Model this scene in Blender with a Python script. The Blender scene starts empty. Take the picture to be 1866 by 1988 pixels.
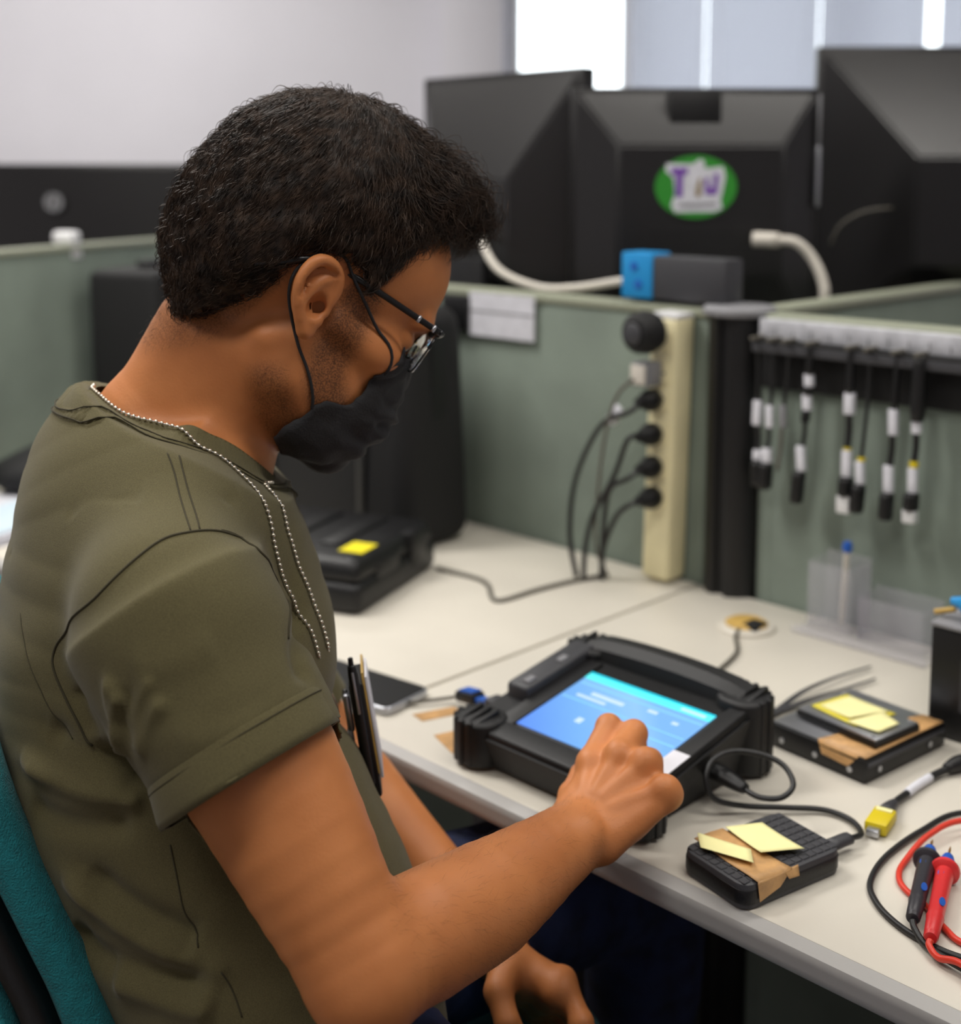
import bpy, bmesh, math, random
import numpy as np
from mathutils import Vector, Matrix
from mathutils.bvhtree import BVHTree

SC = bpy.context.scene
COL = SC.collection
R_ = math.radians
rnd = random.Random(7)

# ------------------------------------------------------------------ camera
FPX = 2480.0                      # focal length in pixels of the 1866 x 1988 frame
CAM_Z = 1.31
PITCH = math.atan(305.0 / FPX)
cam = bpy.data.cameras.new('camera')
cam.sensor_fit = 'HORIZONTAL'
cam.sensor_width = 36.0
cam.lens = FPX / 1866 * 36.0
cam.shift_x = 0.0
cam.shift_y = -(994 - 650) / 1866
cam.clip_start = 0.05
cam.dof.use_dof = True
cam.dof.focus_distance = 0.93
cam.dof.aperture_fstop = 3.7
cam.dof.aperture_blades = 7
co = bpy.data.objects.new('camera', cam)
co.location = (0, 0, CAM_Z)
co.rotation_euler = (math.pi / 2 - PITCH, 0, 0)
COL.objects.link(co)
SC.camera = co

# ------------------------------------------------------------------ world, exposure
w = bpy.data.worlds.new('overcast_sky')
SC.world = w
w.use_nodes = True
bg = w.node_tree.nodes['Background']
bg.inputs[0].default_value = (0.93, 0.965, 1.0, 1)
bg.inputs[1].default_value = 3.0
SC.view_settings.view_transform = 'Standard'
SC.view_settings.look = 'None'
SC.view_settings.gamma = 1.0
SC.view_settings.use_curve_mapping = False
SC.view_settings.exposure = 0.5
CEIL = 2.75
# ceiling luminaires: (x, y, watts)
LAMPS = [(-1.10, 1.75, 24), (0.85, 1.75, 6.5), (-1.3, 3.6, 18), (0.75, 0.35, 8), (-0.95, 0.15, 9)]

# ------------------------------------------------------------------ materials
def lin(c):
    c = c / 255.0
    return c / 12.92 if c <= 0.04045 else ((c + 0.055) / 1.055) ** 2.4
MATS = {}
def mat(name, rgb, rough=0.5, metal=0.0, var=0.0, vscale=8.0, bump=0.0, bscale=200.0, spec=0.5,
        coat=0.0, trans=0.0, emit=None, estr=0.0, sheen=0.0, alpha=1.0, rgb2=None, detail=3.0, sss=0.0):
    if name in MATS:
        return MATS[name]
    m = bpy.data.materials.new(name)
    m.use_nodes = True
    nt = m.node_tree
    b = nt.nodes['Principled BSDF']
    col = [lin(x) for x in rgb] + [1]
    b.inputs['Base Color'].default_value = col
    b.inputs['Roughness'].default_value = rough
    b.inputs['Metallic'].default_value = metal
    b.inputs['Specular IOR Level'].default_value = spec
    b.inputs['Coat Weight'].default_value = coat
    b.inputs['Transmission Weight'].default_value = trans
    b.inputs['Sheen Weight'].default_value = sheen
    b.inputs['Alpha'].default_value = alpha
    if sss:
        b.inputs['Subsurface Weight'].default_value = sss
        b.inputs['Subsurface Radius'].default_value = (0.9, 0.35, 0.15)
        b.inputs['Subsurface Scale'].default_value = 0.006
    if emit:
        b.inputs['Emission Color'].default_value = [lin(x) for x in emit] + [1]
        b.inputs['Emission Strength'].default_value = estr
    tc = nt.nodes.new('ShaderNodeTexCoord')
    if var or rgb2:
        n = nt.nodes.new('ShaderNodeTexNoise')
        n.inputs['Scale'].default_value = vscale
        n.inputs['Detail'].default_value = detail
        nt.links.new(tc.outputs['Object'], n.inputs['Vector'])
        r = nt.nodes.new('ShaderNodeValToRGB')
        lo = [lin(x) for x in (rgb2 or [max(0, x * (1 - var)) for x in rgb])] + [1]
        hi = [lin(x) for x in (rgb if rgb2 else [min(255, x * (1 + var)) for x in rgb])] + [1]
        r.color_ramp.elements[0].position = 0.35
        r.color_ramp.elements[1].position = 0.65
        r.color_ramp.elements[0].color = lo
        r.color_ramp.elements[1].color = hi
        nt.links.new(n.outputs['Fac'], r.inputs[0])
        nt.links.new(r.outputs[0], b.inputs['Base Color'])
    if bump:
        n2 = nt.nodes.new('ShaderNodeTexNoise')
        n2.inputs['Scale'].default_value = bscale
        n2.inputs['Detail'].default_value = 2.0
        nt.links.new(tc.outputs['Object'], n2.inputs['Vector'])
        bp = nt.nodes.new('ShaderNodeBump')
        bp.inputs['Strength'].default_value = bump
        bp.inputs['Distance'].default_value = 0.002
        nt.links.new(n2.outputs['Fac'], bp.inputs['Height'])
        nt.links.new(bp.outputs[0], b.inputs['Normal'])
    MATS[name] = m
    return m

M = dict(
    desk=mat('desk_laminate', (210, 204, 192), 0.42, var=0.03, vscale=3, bump=0.03, bscale=300),
    deskedge=mat('desk_edge', (168, 166, 164), 0.4, bump=0.05, bscale=150),
    panel=mat('panel_fabric', (121, 132, 122), 0.9, var=0.05, vscale=6, bump=0.3, bscale=900),
    panelcap=mat('panel_cap', (150, 154, 136), 0.45),
    wall=mat('wall_paint', (212, 211, 219), 0.85, var=0.015, vscale=1.5, bump=0.05, bscale=60),
    ceil=mat('ceiling_paint', (225, 225, 222), 0.9, bump=0.1, bscale=120),
    floor=mat('floor_vinyl', (120, 108, 96), 0.6, var=0.08, vscale=12, bump=0.05),
    black=mat('black_plastic', (13, 13, 15), 0.45, bump=0.12, bscale=500),
    blackm=mat('black_matte', (10, 10, 12), 0.75, bump=0.25, bscale=350),
    rubber=mat('black_rubber', (15, 15, 17), 0.55, bump=0.1, bscale=250),
    darkgrey=mat('dark_grey_plastic', (58, 58, 62), 0.5, bump=0.1, bscale=400),
    monitor=mat('monitor_plastic', (27, 26, 27), 0.33, bump=0.08, bscale=700),
    grey=mat('grey_plastic', (130, 130, 134), 0.5, bump=0.05),
    silver=mat('brushed_silver', (188, 190, 196), 0.32, metal=0.9, bump=0.05, bscale=300),
    alu=mat('aluminium_strip', (205, 206, 212), 0.45, metal=0.35, var=0.06, vscale=60),
    white=mat('white_plastic', (222, 222, 224), 0.4, bump=0.03),
    paper=mat('white_paper', (214, 214, 222), 0.85, var=0.03, vscale=40),
    cream=mat('cream_plastic', (236, 226, 184), 0.4, var=0.03, vscale=10, bump=0.03),
    blue=mat('blue_plastic', (28, 140, 205), 0.4, bump=0.03),
    bluedk=mat('blue_rubber', (30, 88, 180), 0.45, bump=0.03),
    yellow=mat('yellow_plastic', (214, 192, 20), 0.45, bump=0.03),
    sticker_y=mat('yellow_sticker', (232, 216, 10), 0.6, bump=0.02),
    note=mat('sticky_note', (240, 234, 170), 0.8, var=0.02, vscale=25, bump=0.05, bscale=90),
    noteedge=mat('sticky_note_deep', (222, 208, 70), 0.8, var=0.03, vscale=25, bump=0.05, bscale=90),
    tape=mat('kraft_tape', (194, 150, 98), 0.5, var=0.07, vscale=70, bump=0.3, bscale=180),
    red=mat('red_plastic', (206, 44, 46), 0.38, bump=0.05, bscale=200),
    redwire=mat('red_silicone_wire', (214, 58, 40), 0.4, bump=0.03),
    wire=mat('black_wire', (26, 26, 27), 0.45, bump=0.05),
    greywire=mat('grey_wire', (92, 88, 80), 0.5, bump=0.05),
    whitewire=mat('white_wire', (206, 200, 190), 0.45, bump=0.03),
    brass=mat('brass', (206, 170, 92), 0.3, metal=0.9, bump=0.02),
    tan=mat('tan_grommet', (196, 160, 84), 0.55, var=0.06, vscale=40, bump=0.05),
    teal=mat('teal_upholstery', (8, 112, 120), 0.85, var=0.06, vscale=120, bump=0.7, bscale=700, sheen=0.1),
    acryl=mat('clear_acrylic', (214, 212, 222), 0.12, alpha=0.15, spec=0.5, bump=0.01),
    glass=mat('lens_glass', (240, 242, 245), 0.02, trans=0.97, spec=0.5),
    pane=mat('window_glass', (245, 250, 250), 0.01, trans=1.0),
    slat=mat('blind_slat', (150, 152, 166), 0.6, bump=0.03),
    green=mat('green_sticker', (44, 140, 40), 0.5, bump=0.02),
    purple=mat('purple_print', (120, 70, 170), 0.5, bump=0.02),
    brownp=mat('brown_print', (150, 130, 96), 0.5, bump=0.02),
)
M['pane'].node_tree.nodes['Principled BSDF'].inputs['IOR'].default_value = 1.05

# ------------------------------------------------------------------ helpers
def link_mesh(name, bm, m, parent=None, smooth=False, loc=None, rot=None):
    me = bpy.data.meshes.new(name)
    bm.normal_update()
    bm.to_mesh(me)
    bm.free()
    if smooth:
        me.polygons.foreach_set('use_smooth', [True] * len(me.polygons))
    o = bpy.data.objects.new(name, me)
    if m is not None:
        me.materials.append(m if not isinstance(m, str) else M[m])
    COL.objects.link(o)
    if parent is not None:
        o.parent = parent
    if loc is not None:
        o.location = loc
    if rot is not None:
        o.rotation_euler = rot
    return o
def tag(o, label=None, cat=None, group=None, kind=None):
    if label: o['label'] = label
    if cat: o['category'] = cat
    if group: o['group'] = group
    if kind: o['kind'] = kind
    return o
def thing(name, label, cat, loc=(0, 0, 0), rotz=0.0, group=None):
    o = bpy.data.objects.new(name, None)
    o.empty_display_size = 0.05
    COL.objects.link(o)
    o.location = loc
    o.rotation_euler = (0, 0, rotz)
    return tag(o, label, cat, group)
def D(u, v, z=0.74):                      # desk frame -> world: u along the partition, v across the desk
    s = math.sqrt(0.5)
    return Vector(((u + v) * s, (v - u) * s, z))
DR = R_(-45)                              # local x = u, local y = v

def add_box(bm, c, s, bevel=0.0, seg=2, rot=None, taper=None):
    r = bmesh.ops.create_cube(bm, size=1.0)
    vs = r['verts']
    for v in vs:
        v.co = Vector((v.co.x * s[0], v.co.y * s[1], v.co.z * s[2]))
        if taper and v.co.z > 0:
            v.co.x *= taper[0]; v.co.y *= taper[1]
    if bevel > 0:
        es = list({e for v in vs for e in v.link_edges})
        r2 = bmesh.ops.bevel(bm, geom=es, offset=bevel, segments=seg, affect='EDGES', profile=0.5)
        vs = list({v for f in r2['faces'] for v in f.verts} | {v for v in vs if v.is_valid})
    if rot is not None:
        bmesh.ops.rotate(bm, verts=vs, cent=(0, 0, 0), matrix=rot)
    bmesh.ops.translate(bm, verts=vs, vec=c)
    return vs
def box(name, c, s, m, parent=None, bevel=0.0, seg=2, rot=None, taper=None, smooth=False):
    bm = bmesh.new()
    add_box(bm, (0, 0, 0), s, bevel, seg, None, taper)
    o = link_mesh(name, bm, m, parent, smooth=smooth or bevel > 0, loc=c, rot=rot)
    if bevel > 0 or smooth:
        sharp(o)
    return o
def sharp(o, ang=40):
    me = o.data
    try:
        me.set_sharp_from_angle(angle=R_(ang))
    except Exception:
        pass
    return o
def catmull(pts, sub=6, closed=False):
    P = [Vector(p) for p in pts]
    n = len(P)
    out = []
    rng = range(n if closed else n - 1)
    for i in rng:
        if closed:
            p0, p1, p2, p3 = P[(i - 1) % n], P[i], P[(i + 1) % n], P[(i + 2) % n]
        else:
            p0, p1, p2, p3 = P[max(i - 1, 0)], P[i], P[i + 1], P[min(i + 2, n - 1)]
        for k in range(sub):
            t = k / sub
            out.append(0.5 * ((2 * p1) + (-p0 + p2) * t + (2 * p0 - 5 * p1 + 4 * p2 - p3) * t * t
                              + (-p0 + 3 * p1 - 3 * p2 + p3) * t ** 3))
    if not closed:
        out.append(P[-1])
    return out
def add_tube(bm, pts, r, n=8, closed=False, cap=True, flat=1.0, updir=None):
    """r: number or function of 0..1; flat squashes the section along its second axis."""
    P = [Vector(p) for p in pts]
    N = len(P)
    rings = []
    T0 = (P[1] - P[0]).normalized()
    a = updir.copy() if updir is not None else (Vector((0, 0, 1)) if abs(T0.z) < 0.9 else Vector((1, 0, 0)))
    nrm = (a - T0 * a.dot(T0)).normalized()
    for i in range(N):
        if closed:
            T = (P[(i + 1) % N] - P[(i - 1) % N]).normalized()
        else:
            T = (P[min(i + 1, N - 1)] - P[max(i - 1, 0)]).normalized()
        nrm = (nrm - T * nrm.dot(T))
        if nrm.length < 1e-6:
            nrm = T.orthogonal()
        nrm.normalize()
        bi = T.cross(nrm)
        rr = r(i / (N - 1)) if callable(r) else r
        rings.append([bm.verts.new(P[i] + bi * (rr * math.cos(2 * math.pi * k / n)) + nrm * (rr * flat * math.sin(2 * math.pi * k / n))) for k in range(n)])
    for i in range(N if closed else N - 1):
        A, B = rings[i], rings[(i + 1) % N]
        for k in range(n):
            bm.faces.new((A[k], A[(k + 1) % n], B[(k + 1) % n], B[k]))
    if cap and not closed:
        bm.faces.new(list(reversed(rings[0])))
        bm.faces.new(rings[-1])
def tube(name, pts, r, m, parent=None, n=8, sub=6, closed=False, flat=1.0, updir=None):
    bm = bmesh.new()
    add_tube(bm, catmull(pts, sub, closed) if sub else pts, r, n, closed, True, flat, updir)
    bmesh.ops.recalc_face_normals(bm, faces=bm.faces)
    return link_mesh(name, bm, m, parent, smooth=True)
def add_lathe(bm, prof, n=24, mtx=None):
    """prof: list of (radius, height)"""
    rings = []
    for r, h in prof:
        if r < 1e-6:
            rings.append([bm.verts.new((0, 0, h))])
        else:
            rings.append([bm.verts.new((r * math.cos(2 * math.pi * k / n), r * math.sin(2 * math.pi * k / n), h)) for k in range(n)])
    for A, B in zip(rings, rings[1:]):
        for k in range(n):
            k2 = (k + 1) % n
            if len(A) == 1 and len(B) == 1: continue
            if len(A) == 1: bm.faces.new((A[0], B[k2], B[k]))
            elif len(B) == 1: bm.faces.new((A[k], A[k2], B[0]))
            else: bm.faces.new((A[k], A[k2], B[k2], B[k]))
    if len(rings[0]) > 1: bm.faces.new(list(reversed(rings[0])))
    if len(rings[-1]) > 1: bm.faces.new(rings[-1])
    if mtx is not None:
        bmesh.ops.transform(bm, matrix=mtx, verts=bm.verts)
def lathe(name, prof, m, parent=None, n=24, loc=None, rot=None, mtx=None):
    bm = bmesh.new()
    add_lathe(bm, prof, n, mtx)
    o = link_mesh(name, bm, m, parent, smooth=True, loc=loc, rot=rot)
    return sharp(o, 35)
def prism(name, outline, z0, z1, m, parent=None, bevel=0.0, seg=2, loc=None, rot=None):
    """closed 2-D outline in x,y extruded from z0 to z1"""
    bm = bmesh.new()
    lo = [bm.verts.new((x, y, z0)) for x, y in outline]
    hi = [bm.verts.new((x, y, z1)) for x, y in outline]
    n = len(lo)
    bm.faces.new(list(reversed(lo)))
    bm.faces.new(hi)
    for i in range(n):
        bm.faces.new((lo[i], lo[(i + 1) % n], hi[(i + 1) % n], hi[i]))
    bmesh.ops.recalc_face_normals(bm, faces=bm.faces)
    if bevel > 0:
        es = [e for e in bm.edges if abs(e.verts[0].co.z - e.verts[1].co.z) < 1e-6]
        bmesh.ops.bevel(bm, geom=es, offset=bevel, segments=seg, affect='EDGES', profile=0.5)
    o = link_mesh(name, bm, m, parent, smooth=bevel > 0, loc=loc, rot=rot)
    if bevel > 0: sharp(o)
    return o
def rrect(w, h, r, n=5):
    out = []
    for cx, cy, a0 in ((w/2-r, h/2-r, 0), (-w/2+r, h/2-r, 90), (-w/2+r, -h/2+r, 180), (w/2-r, -h/2+r, 270)):
        for k in range(n + 1):
            a = R_(a0 + 90 * k / n)
            out.append((cx + r * math.cos(a), cy + r * math.sin(a)))
    return out
def quadsheet(name, pts, m, parent=None, thick=0.0006, cuts=1, warp=None, loc=None, rot=None):
    """thin sheet (paper, tape) over a quad, with thickness; warp(s,t)->dz"""
    bm = bmesh.new()
    A, B, C_, D_ = [Vector(p) for p in pts]
    n = max(2, cuts + 1)
    g = {}
    for side in (0, 1):
        for i in range(n):
            for j in range(n):
                s, t = i / (n - 1), j / (n - 1)
                p = A * (1-s) * (1-t) + B * s * (1-t) + C_ * s * t + D_ * (1-s) * t
                if warp: p = p + Vector((0, 0, warp(s, t)))
                g[side, i, j] = bm.verts.new(p + Vector((0, 0, thick * side)))
    for side in (0, 1):
        for i in range(n - 1):
            for j in range(n - 1):
                f = [g[side, i, j], g[side, i+1, j], g[side, i+1, j+1], g[side, i, j+1]]
                bm.faces.new(f if side else list(reversed(f)))
    rim = [(i, 0) for i in range(n)] + [(n-1, j) for j in range(1, n)] + [(i, n-1) for i in range(n-2, -1, -1)] + [(0, j) for j in range(n-2, 0, -1)]
    for a, b in zip(rim, rim[1:] + rim[:1]):
        bm.faces.new((g[0, a[0], a[1]], g[0, b[0], b[1]], g[1, b[0], b[1]], g[1, a[0], a[1]]))
    bmesh.ops.recalc_face_normals(bm, faces=bm.faces)
    return link_mesh(name, bm, m, parent, smooth=cuts > 1, loc=loc, rot=rot)
def struct(o, label=None, cat=None):
    o['kind'] = 'structure'
    if label: o['label'] = label
    if cat: o['category'] = cat
    return o
# ================================================================== THE ROOM
X0, X1, Y0, Y1 = -3.2, 3.2, -2.2, 4.7
def room_box(name, c, s, m, label, cat):
    return struct(box(name, c, s, m), label, cat)
room_box('floor', (0, (Y0+Y1)/2, -0.05), (X1-X0+0.4, Y1-Y0+0.4, 0.1), M['floor'], 'brown grey vinyl office floor', 'floor')
room_box('ceiling', (0, (Y0+Y1)/2, CEIL+0.05), (X1-X0+0.4, Y1-Y0+0.4, 0.1), M['ceil'], 'off white office ceiling', 'ceiling')
room_box('wall_left', (X0-0.05, (Y0+Y1)/2, CEIL/2), (0.1, Y1-Y0+0.2, CEIL), M['wall'], 'plain white wall on the left', 'wall')
room_box('wall_right', (X1+0.05, (Y0+Y1)/2, CEIL/2), (0.1, Y1-Y0+0.2, CEIL), M['wall'], 'plain white wall on the right', 'wall')
room_box('wall_front', (0, Y0-0.05, CEIL/2), (X1-X0, 0.1, CEIL), M['wall'], 'plain white wall behind the viewer', 'wall')
# back wall with the window opening
WX0, WX1, WZ0, WZ1 = 0.10, 2.55, 0.95, 2.35
bm = bmesh.new()
add_box(bm, ((X0+WX0)/2, Y1+0.08, CEIL/2), (WX0-X0, 0.16, CEIL))
add_box(bm, ((X1+WX1)/2, Y1+0.08, CEIL/2), (X1-WX1, 0.16, CEIL))
add_box(bm, ((WX0+WX1)/2, Y1+0.08, WZ0/2), (WX1-WX0, 0.16, WZ0))
add_box(bm, ((WX0+WX1)/2, Y1+0.08, (WZ1+CEIL)/2), (WX1-WX0, 0.16, CEIL-WZ1))
struct(link_mesh('wall_back', bm, M['wall']), 'white wall around the window', 'wall')
struct(box('trim_1', (-0.03, Y1-0.06, CEIL/2), (0.22, 0.12, CEIL), M['wall'], bevel=0.008), 'narrow grey white pillar beside the bright window', 'pillar')
# window frame, panes
win = bpy.data.objects.new('window_1', None); COL.objects.link(win); win.location = (0, Y1+0.1, 0)
struct(win, 'wide window with horizontal blinds, brightest where a blind is missing', 'window')
fw_ = 0.045
for x in (WX0+fw_/2, WX0+0.44, WX0+1.22, WX0+1.98, WX1-fw_/2):
    box('window_frame', (x, 0, (WZ0+WZ1)/2), (fw_, 0.05, WZ1-WZ0), M['white'], win, bevel=0.004)
for z in (WZ0+fw_/2, WZ1-fw_/2):
    box('window_frame', ((WX0+WX1)/2, 0, z), (WX1-WX0, 0.05, fw_), M['white'], win, bevel=0.004)
xs = [WX0, WX0+0.44, WX0+1.22, WX0+1.98, WX1]
for a, b in zip(xs, xs[1:]):
    box('window_pane', ((a+b)/2, 0.012, (WZ0+WZ1)/2), (b-a-fw_, 0.006, WZ1-WZ0-2*fw_), M['pane'], win)
box('window_sill', ((WX0+WX1)/2, -0.1, WZ0-0.015), (WX1-WX0+0.1, 0.14, 0.03), M['white'], win, bevel=0.006)
# blinds: each slat its own piece
bm = bmesh.new()
def slat_mesh(wd):
    bm = bmesh.new()
    n = 4
    rows = []
    for i in range(n + 1):
        t = i / n - 0.5
        y, z = t * 0.006, -t * 0.025
        bul = 0.0016 * (1 - (2*t) ** 2)
        rows.append([(-wd/2, y - bul, z), (wd/2, y - bul, z)])
    vv = [[bm.verts.new(p) for p in r] for r in rows]
    for a, b in zip(vv, vv[1:]):
        bm.faces.new((a[0], a[1], b[1], b[0]))
    me = bpy.data.meshes.new('slat'); bm.to_mesh(me); bm.free(); me.materials.append(M['slat']); return me
ms = M['slat'].node_tree
bs = ms.nodes['Principled BSDF']
tl = ms.nodes.new('ShaderNodeBsdfTranslucent'); tl.inputs[0].default_value = (0.44, 0.44, 0.49, 1)
mx = ms.nodes.new('ShaderNodeMixShader'); mx.inputs[0].default_value = 0.42
ms.links.new(bs.outputs[0], mx.inputs[1]); ms.links.new(tl.outputs[0], mx.inputs[2])
ms.links.new(mx.outputs[0], ms.nodes['Material Output'].inputs[0])
BL = [(0.545, 0.808, 'blind nearest the bright open window bay'), (0.812, 1.213, 'middle blind of the three'), (1.217, 1.60, 'blind left of the bright chink by the right frame edge'),
      (1.645, 2.50, 'blind right of the bright chink')]
for x0, x1, lab in BL:
    t = thing('window_blind', 'grey closed horizontal ' + lab, 'blind', ((x0+x1)/2, Y1-0.02, WZ1-0.02), group='horizontal blinds in the window')
    box('head_rail', (0, 0, 0.012), (x1-x0, 0.03, 0.028), M['white'], t, bevel=0.003)
    sm = slat_mesh(x1-x0)
    for k in range(58):
        o = bpy.data.objects.new('slat', sm); COL.objects.link(o); o.parent = t
        o.location = (0, 0, -0.02 - k * 0.0235)
    box('bottom_rail', (0, 0, -0.02-58*0.0235), (x1-x0, 0.014, 0.012), M['white'], t, bevel=0.003)
    for sx in (-0.38, 0.38):
        tube('ladder_cord', [(sx*(x1-x0), -0.008, 0), (sx*(x1-x0), -0.008, -0.02-58*0.0235)], 0.0009, M['white'], t, n=5, sub=0)
# ceiling luminaires
M['diff'] = mat('lamp_diffuser', (245, 245, 240), 0.6, emit=(255, 248, 235), estr=3.0)
for i, (x, y, W_) in enumerate(LAMPS):
    lab = ['above the seated man', 'near the window', 'over the far desks', 'above the viewer', 'behind the viewer at the left'][i]
    t = thing('ceiling_light', 'long white fluorescent ceiling light ' + lab, 'light', (x, y, CEIL), R_(0), 'ceiling lights')
    box('housing', (0, 0, -0.03), (1.25, 0.32, 0.06), M['white'], t, bevel=0.006)
    box('diffuser', (0, 0, -0.063), (1.2, 0.27, 0.008), M['diff'], t)
    L = bpy.data.lights.new('lamp', 'AREA'); L.shape = 'RECTANGLE'; L.size = 1.2; L.size_y = 0.28; L.energy = W_
    L.color = (1.0, 0.97, 0.93)
    lo = bpy.data.objects.new('lamp', L); COL.objects.link(lo); lo.location = (0, 0, -0.075); lo.parent = t

# ================================================================== PARTITIONS AND DESKS
def partition(loc, rotz, length, top, label, capm='panelcap', z0=0.08):
    """panel running along local +x from its origin, front face at local y = 0"""
    t = thing('partition_panel', label, 'partition', (loc[0], loc[1], 0), rotz)
    box('fabric_board', (length/2, 0.016, (z0+top-0.012)/2), (length, 0.032, top-0.012-z0), M['panel'], t, bevel=0.004)
    box('top_cap', (length/2, 0.016, top-0.006), (length, 0.040, 0.014), M[capm], t, bevel=0.004)
    for x in (0.012, length-0.012):
        box('edge_strip', (x, 0.016, (z0+top-0.016)/2), (0.024, 0.034, top-0.016-z0), M['panel'], t, bevel=0.003)
        box('foot', (x, 0.016, z0/2), (0.03, 0.05, z0), M['darkgrey'], t, bevel=0.004)
    return t
pA = partition(D(-2.03, 1.462), DR, 1.015, 1.13, 'grey green office partition behind the black cases and power strip')
pB = partition(D(-0.93, 1.462), DR, 1.1, 1.13, 'grey green office partition carrying the row of hanging cables')
pC = partition(D(-0.955, 1.52), DR + R_(90), 0.70, 1.13, 'olive green office partition running back from the black post')
dD = Vector((0.35, 0.937, 0)).normalized()
pD0 = Vector((-0.916, 2.43, 0)) - dD * 0.55
pD = partition(pD0, math.atan2(dD.y, dD.x), 1.75, 1.172, 'pale green office partition at the far left behind the man')
# post
pp = thing('partition_post', 'black ribbed corner post where the green partitions meet', 'post', D(-0.972, 1.47, 0))
outl = []
n = 48
for k in range(n):
    a = 2 * math.pi * k / n
    r = 0.040 - (0.010 if (k % 12) in (5, 6, 7) else 0.0)
    outl.append((r * math.cos(a), r * math.sin(a)))
prism('post_body', outl, 0.0, 1.125, M['black'], pp)
lathe('post_cap', [(0, 1.125), (0.047, 1.125), (0.05, 1.128), (0.05, 1.134), (0.046, 1.138), (0, 1.139)], M['grey'], pp, n=32)

def desk(name, loc, rotz, L_, Dp, label, legs=True, z=0.74, th=0.027, modesty=None, outline=None):
    """worktop with its near left corner at the local origin, local x along the front edge"""
    t = thing(name, label, 'desk', (loc[0], loc[1], 0), rotz)
    if outline: prism('worktop', outline, z-th, z, M['desk'], t, bevel=0.002)
    else: box('worktop', (L_/2, Dp/2+0.006, z-th/2), (L_, Dp-0.012, th), M['desk'], t, bevel=0.003)
    bm = bmesh.new()
    n = 8
    prof = [(0.012, 0)] + [(0.012 - 0.014*min(1, 2.2*math.sin(math.pi*k/n))**0.7, -th * k / n) for k in range(1, n)] + [(0.012, -th)]
    A = [bm.verts.new((0.001, y, z - 0.0006 + h*0.98)) for y, h in prof]
    B = [bm.verts.new((L_-0.001, y, z - 0.0006 + h*0.98)) for y, h in prof]
    for i in range(len(A) - 1):
        bm.faces.new((A[i], A[i+1], B[i+1], B[i]))
    bm.faces.new(A); bm.faces.new(list(reversed(B))); bm.faces.new((A[0], B[0], B[-1], A[-1]))
    bmesh.ops.recalc_face_normals(bm, faces=bm.faces)
    sharp(link_mesh('front_edge', bm, M['deskedge'], t, smooth=True))
    if legs:
        for x in (0.06, L_-0.06):
            box('leg', (x, Dp/2, (z-th)/2+0.02), (0.05, 0.08, z-th-0.04), M['darkgrey'], t, bevel=0.006)
            box('leg_foot', (x, Dp/2, 0.02), (0.06, Dp-0.1, 0.04), M['darkgrey'], t, bevel=0.008)
    if modesty:
        box('modesty_panel', (L_/2, Dp-0.1, z-th-0.2), (L_-0.2, 0.018, 0.4), M[modesty], t, bevel=0.002)
    return t
dkR = desk('desk', D(-1.017, 0.80, 0), DR, 1.25, 0.657, 'off white desk under the rugged tablet and drives', modesty='darkgrey')
dkL = desk('desk', D(-2.215, 0.80, 0), DR, 1.193, 0.657, 'off white desk under the black equipment cases', modesty='darkgrey', outline=[(-0.005, 0.012), (1.193, 0.012), (1.193, 0.657), (0.165, 0.657), (0.165, 0.84), (-0.38, 0.84)])
nD = Vector((dD.y, -dD.x, 0))
dkB = desk('desk', D(-1.03, 2.30, 0), DR + math.pi, 0.98, 0.79, 'desk behind the partition carrying the dark monitors', z=0.74)

# ================================================================== MONITORS (seen from behind)
def monitor(loc, rotz, w, h, zb, ix, it, ib, dep, label, base_z=0.74, flatz=0.02):
    """back faces local -y; origin under the screen centre on the desk; zb is the height of the lower screen edge over the desk"""
    t = thing('monitor', label, 'monitor', (loc[0], loc[1], base_z), rotz)
    box('screen_bezel', (0, 0.018, zb+h/2), (w, 0.032, h), M['monitor'], t, bevel=0.004)
    box('screen', (0, 0.0345, zb+h/2), (w-0.03, 0.002, h-0.03), M['black'], t)
    bm = bmesh.new()
    o4 = [(-w/2+0.006, 0.003, zb+0.006), (w/2-0.006, 0.003, zb+0.006), (w/2-0.006, 0.003, zb+h-0.006), (-w/2+0.006, 0.003, zb+h-0.006)]
    i4 = [(-w/2+ix, -dep, zb+ib), (w/2-ix, -dep, zb+ib), (w/2-ix, -dep, zb+h-it), (-w/2+ix, -dep, zb+h-it)]
    a = [bm.verts.new(p) for p in o4]; b = [bm.verts.new(p) for p in i4]
    bm.faces.new(b)
    for k in range(4):
        bm.faces.new((a[k], a[(k+1) % 4], b[(k+1) % 4], b[k]))
    bm.faces.new(list(reversed(a)))
    bmesh.ops.recalc_face_normals(bm, faces=bm.faces)
    bmesh.ops.bevel(bm, geom=list(bm.edges), offset=0.004, segments=2, affect='EDGES')
    sharp(link_mesh('back_shell', bm, M['monitor'], t, smooth=True), 20)
    box('stand_neck', (0, -dep*0.3-0.045, (zb+ib+0.03)/2+0.01), (0.09, 0.04, zb+ib+0.03-0.02), M['black'], t, bevel=0.006)
    lathe('stand_base', [(0, 0), (0.095, 0), (0.10, 0.006), (0.09, 0.014), (0.03, 0.022), (0, 0.022)], M['black'], t, n=36, loc=(0, -dep*0.3, 0))
    return t
m2 = monitor((0.356, 2.135), R_(2), 0.412, 0.437, 0.28, 0.072, 0.095, 0.13, 0.046, 'dark monitor with the green oval sticker on its back')
box('cable_tab', (-0.006, -0.012, 0.717-0.034), (0.085, 0.028, 0.062), M['black'], m2, bevel=0.003)
box('edge_highlight', (0.2045, -0.001, 0.372+0.2), (0.007, 0.012, 0.10), M['silver'], m2, bevel=0.002)  # both pale strips paint in the light reflected along the right edge
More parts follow.
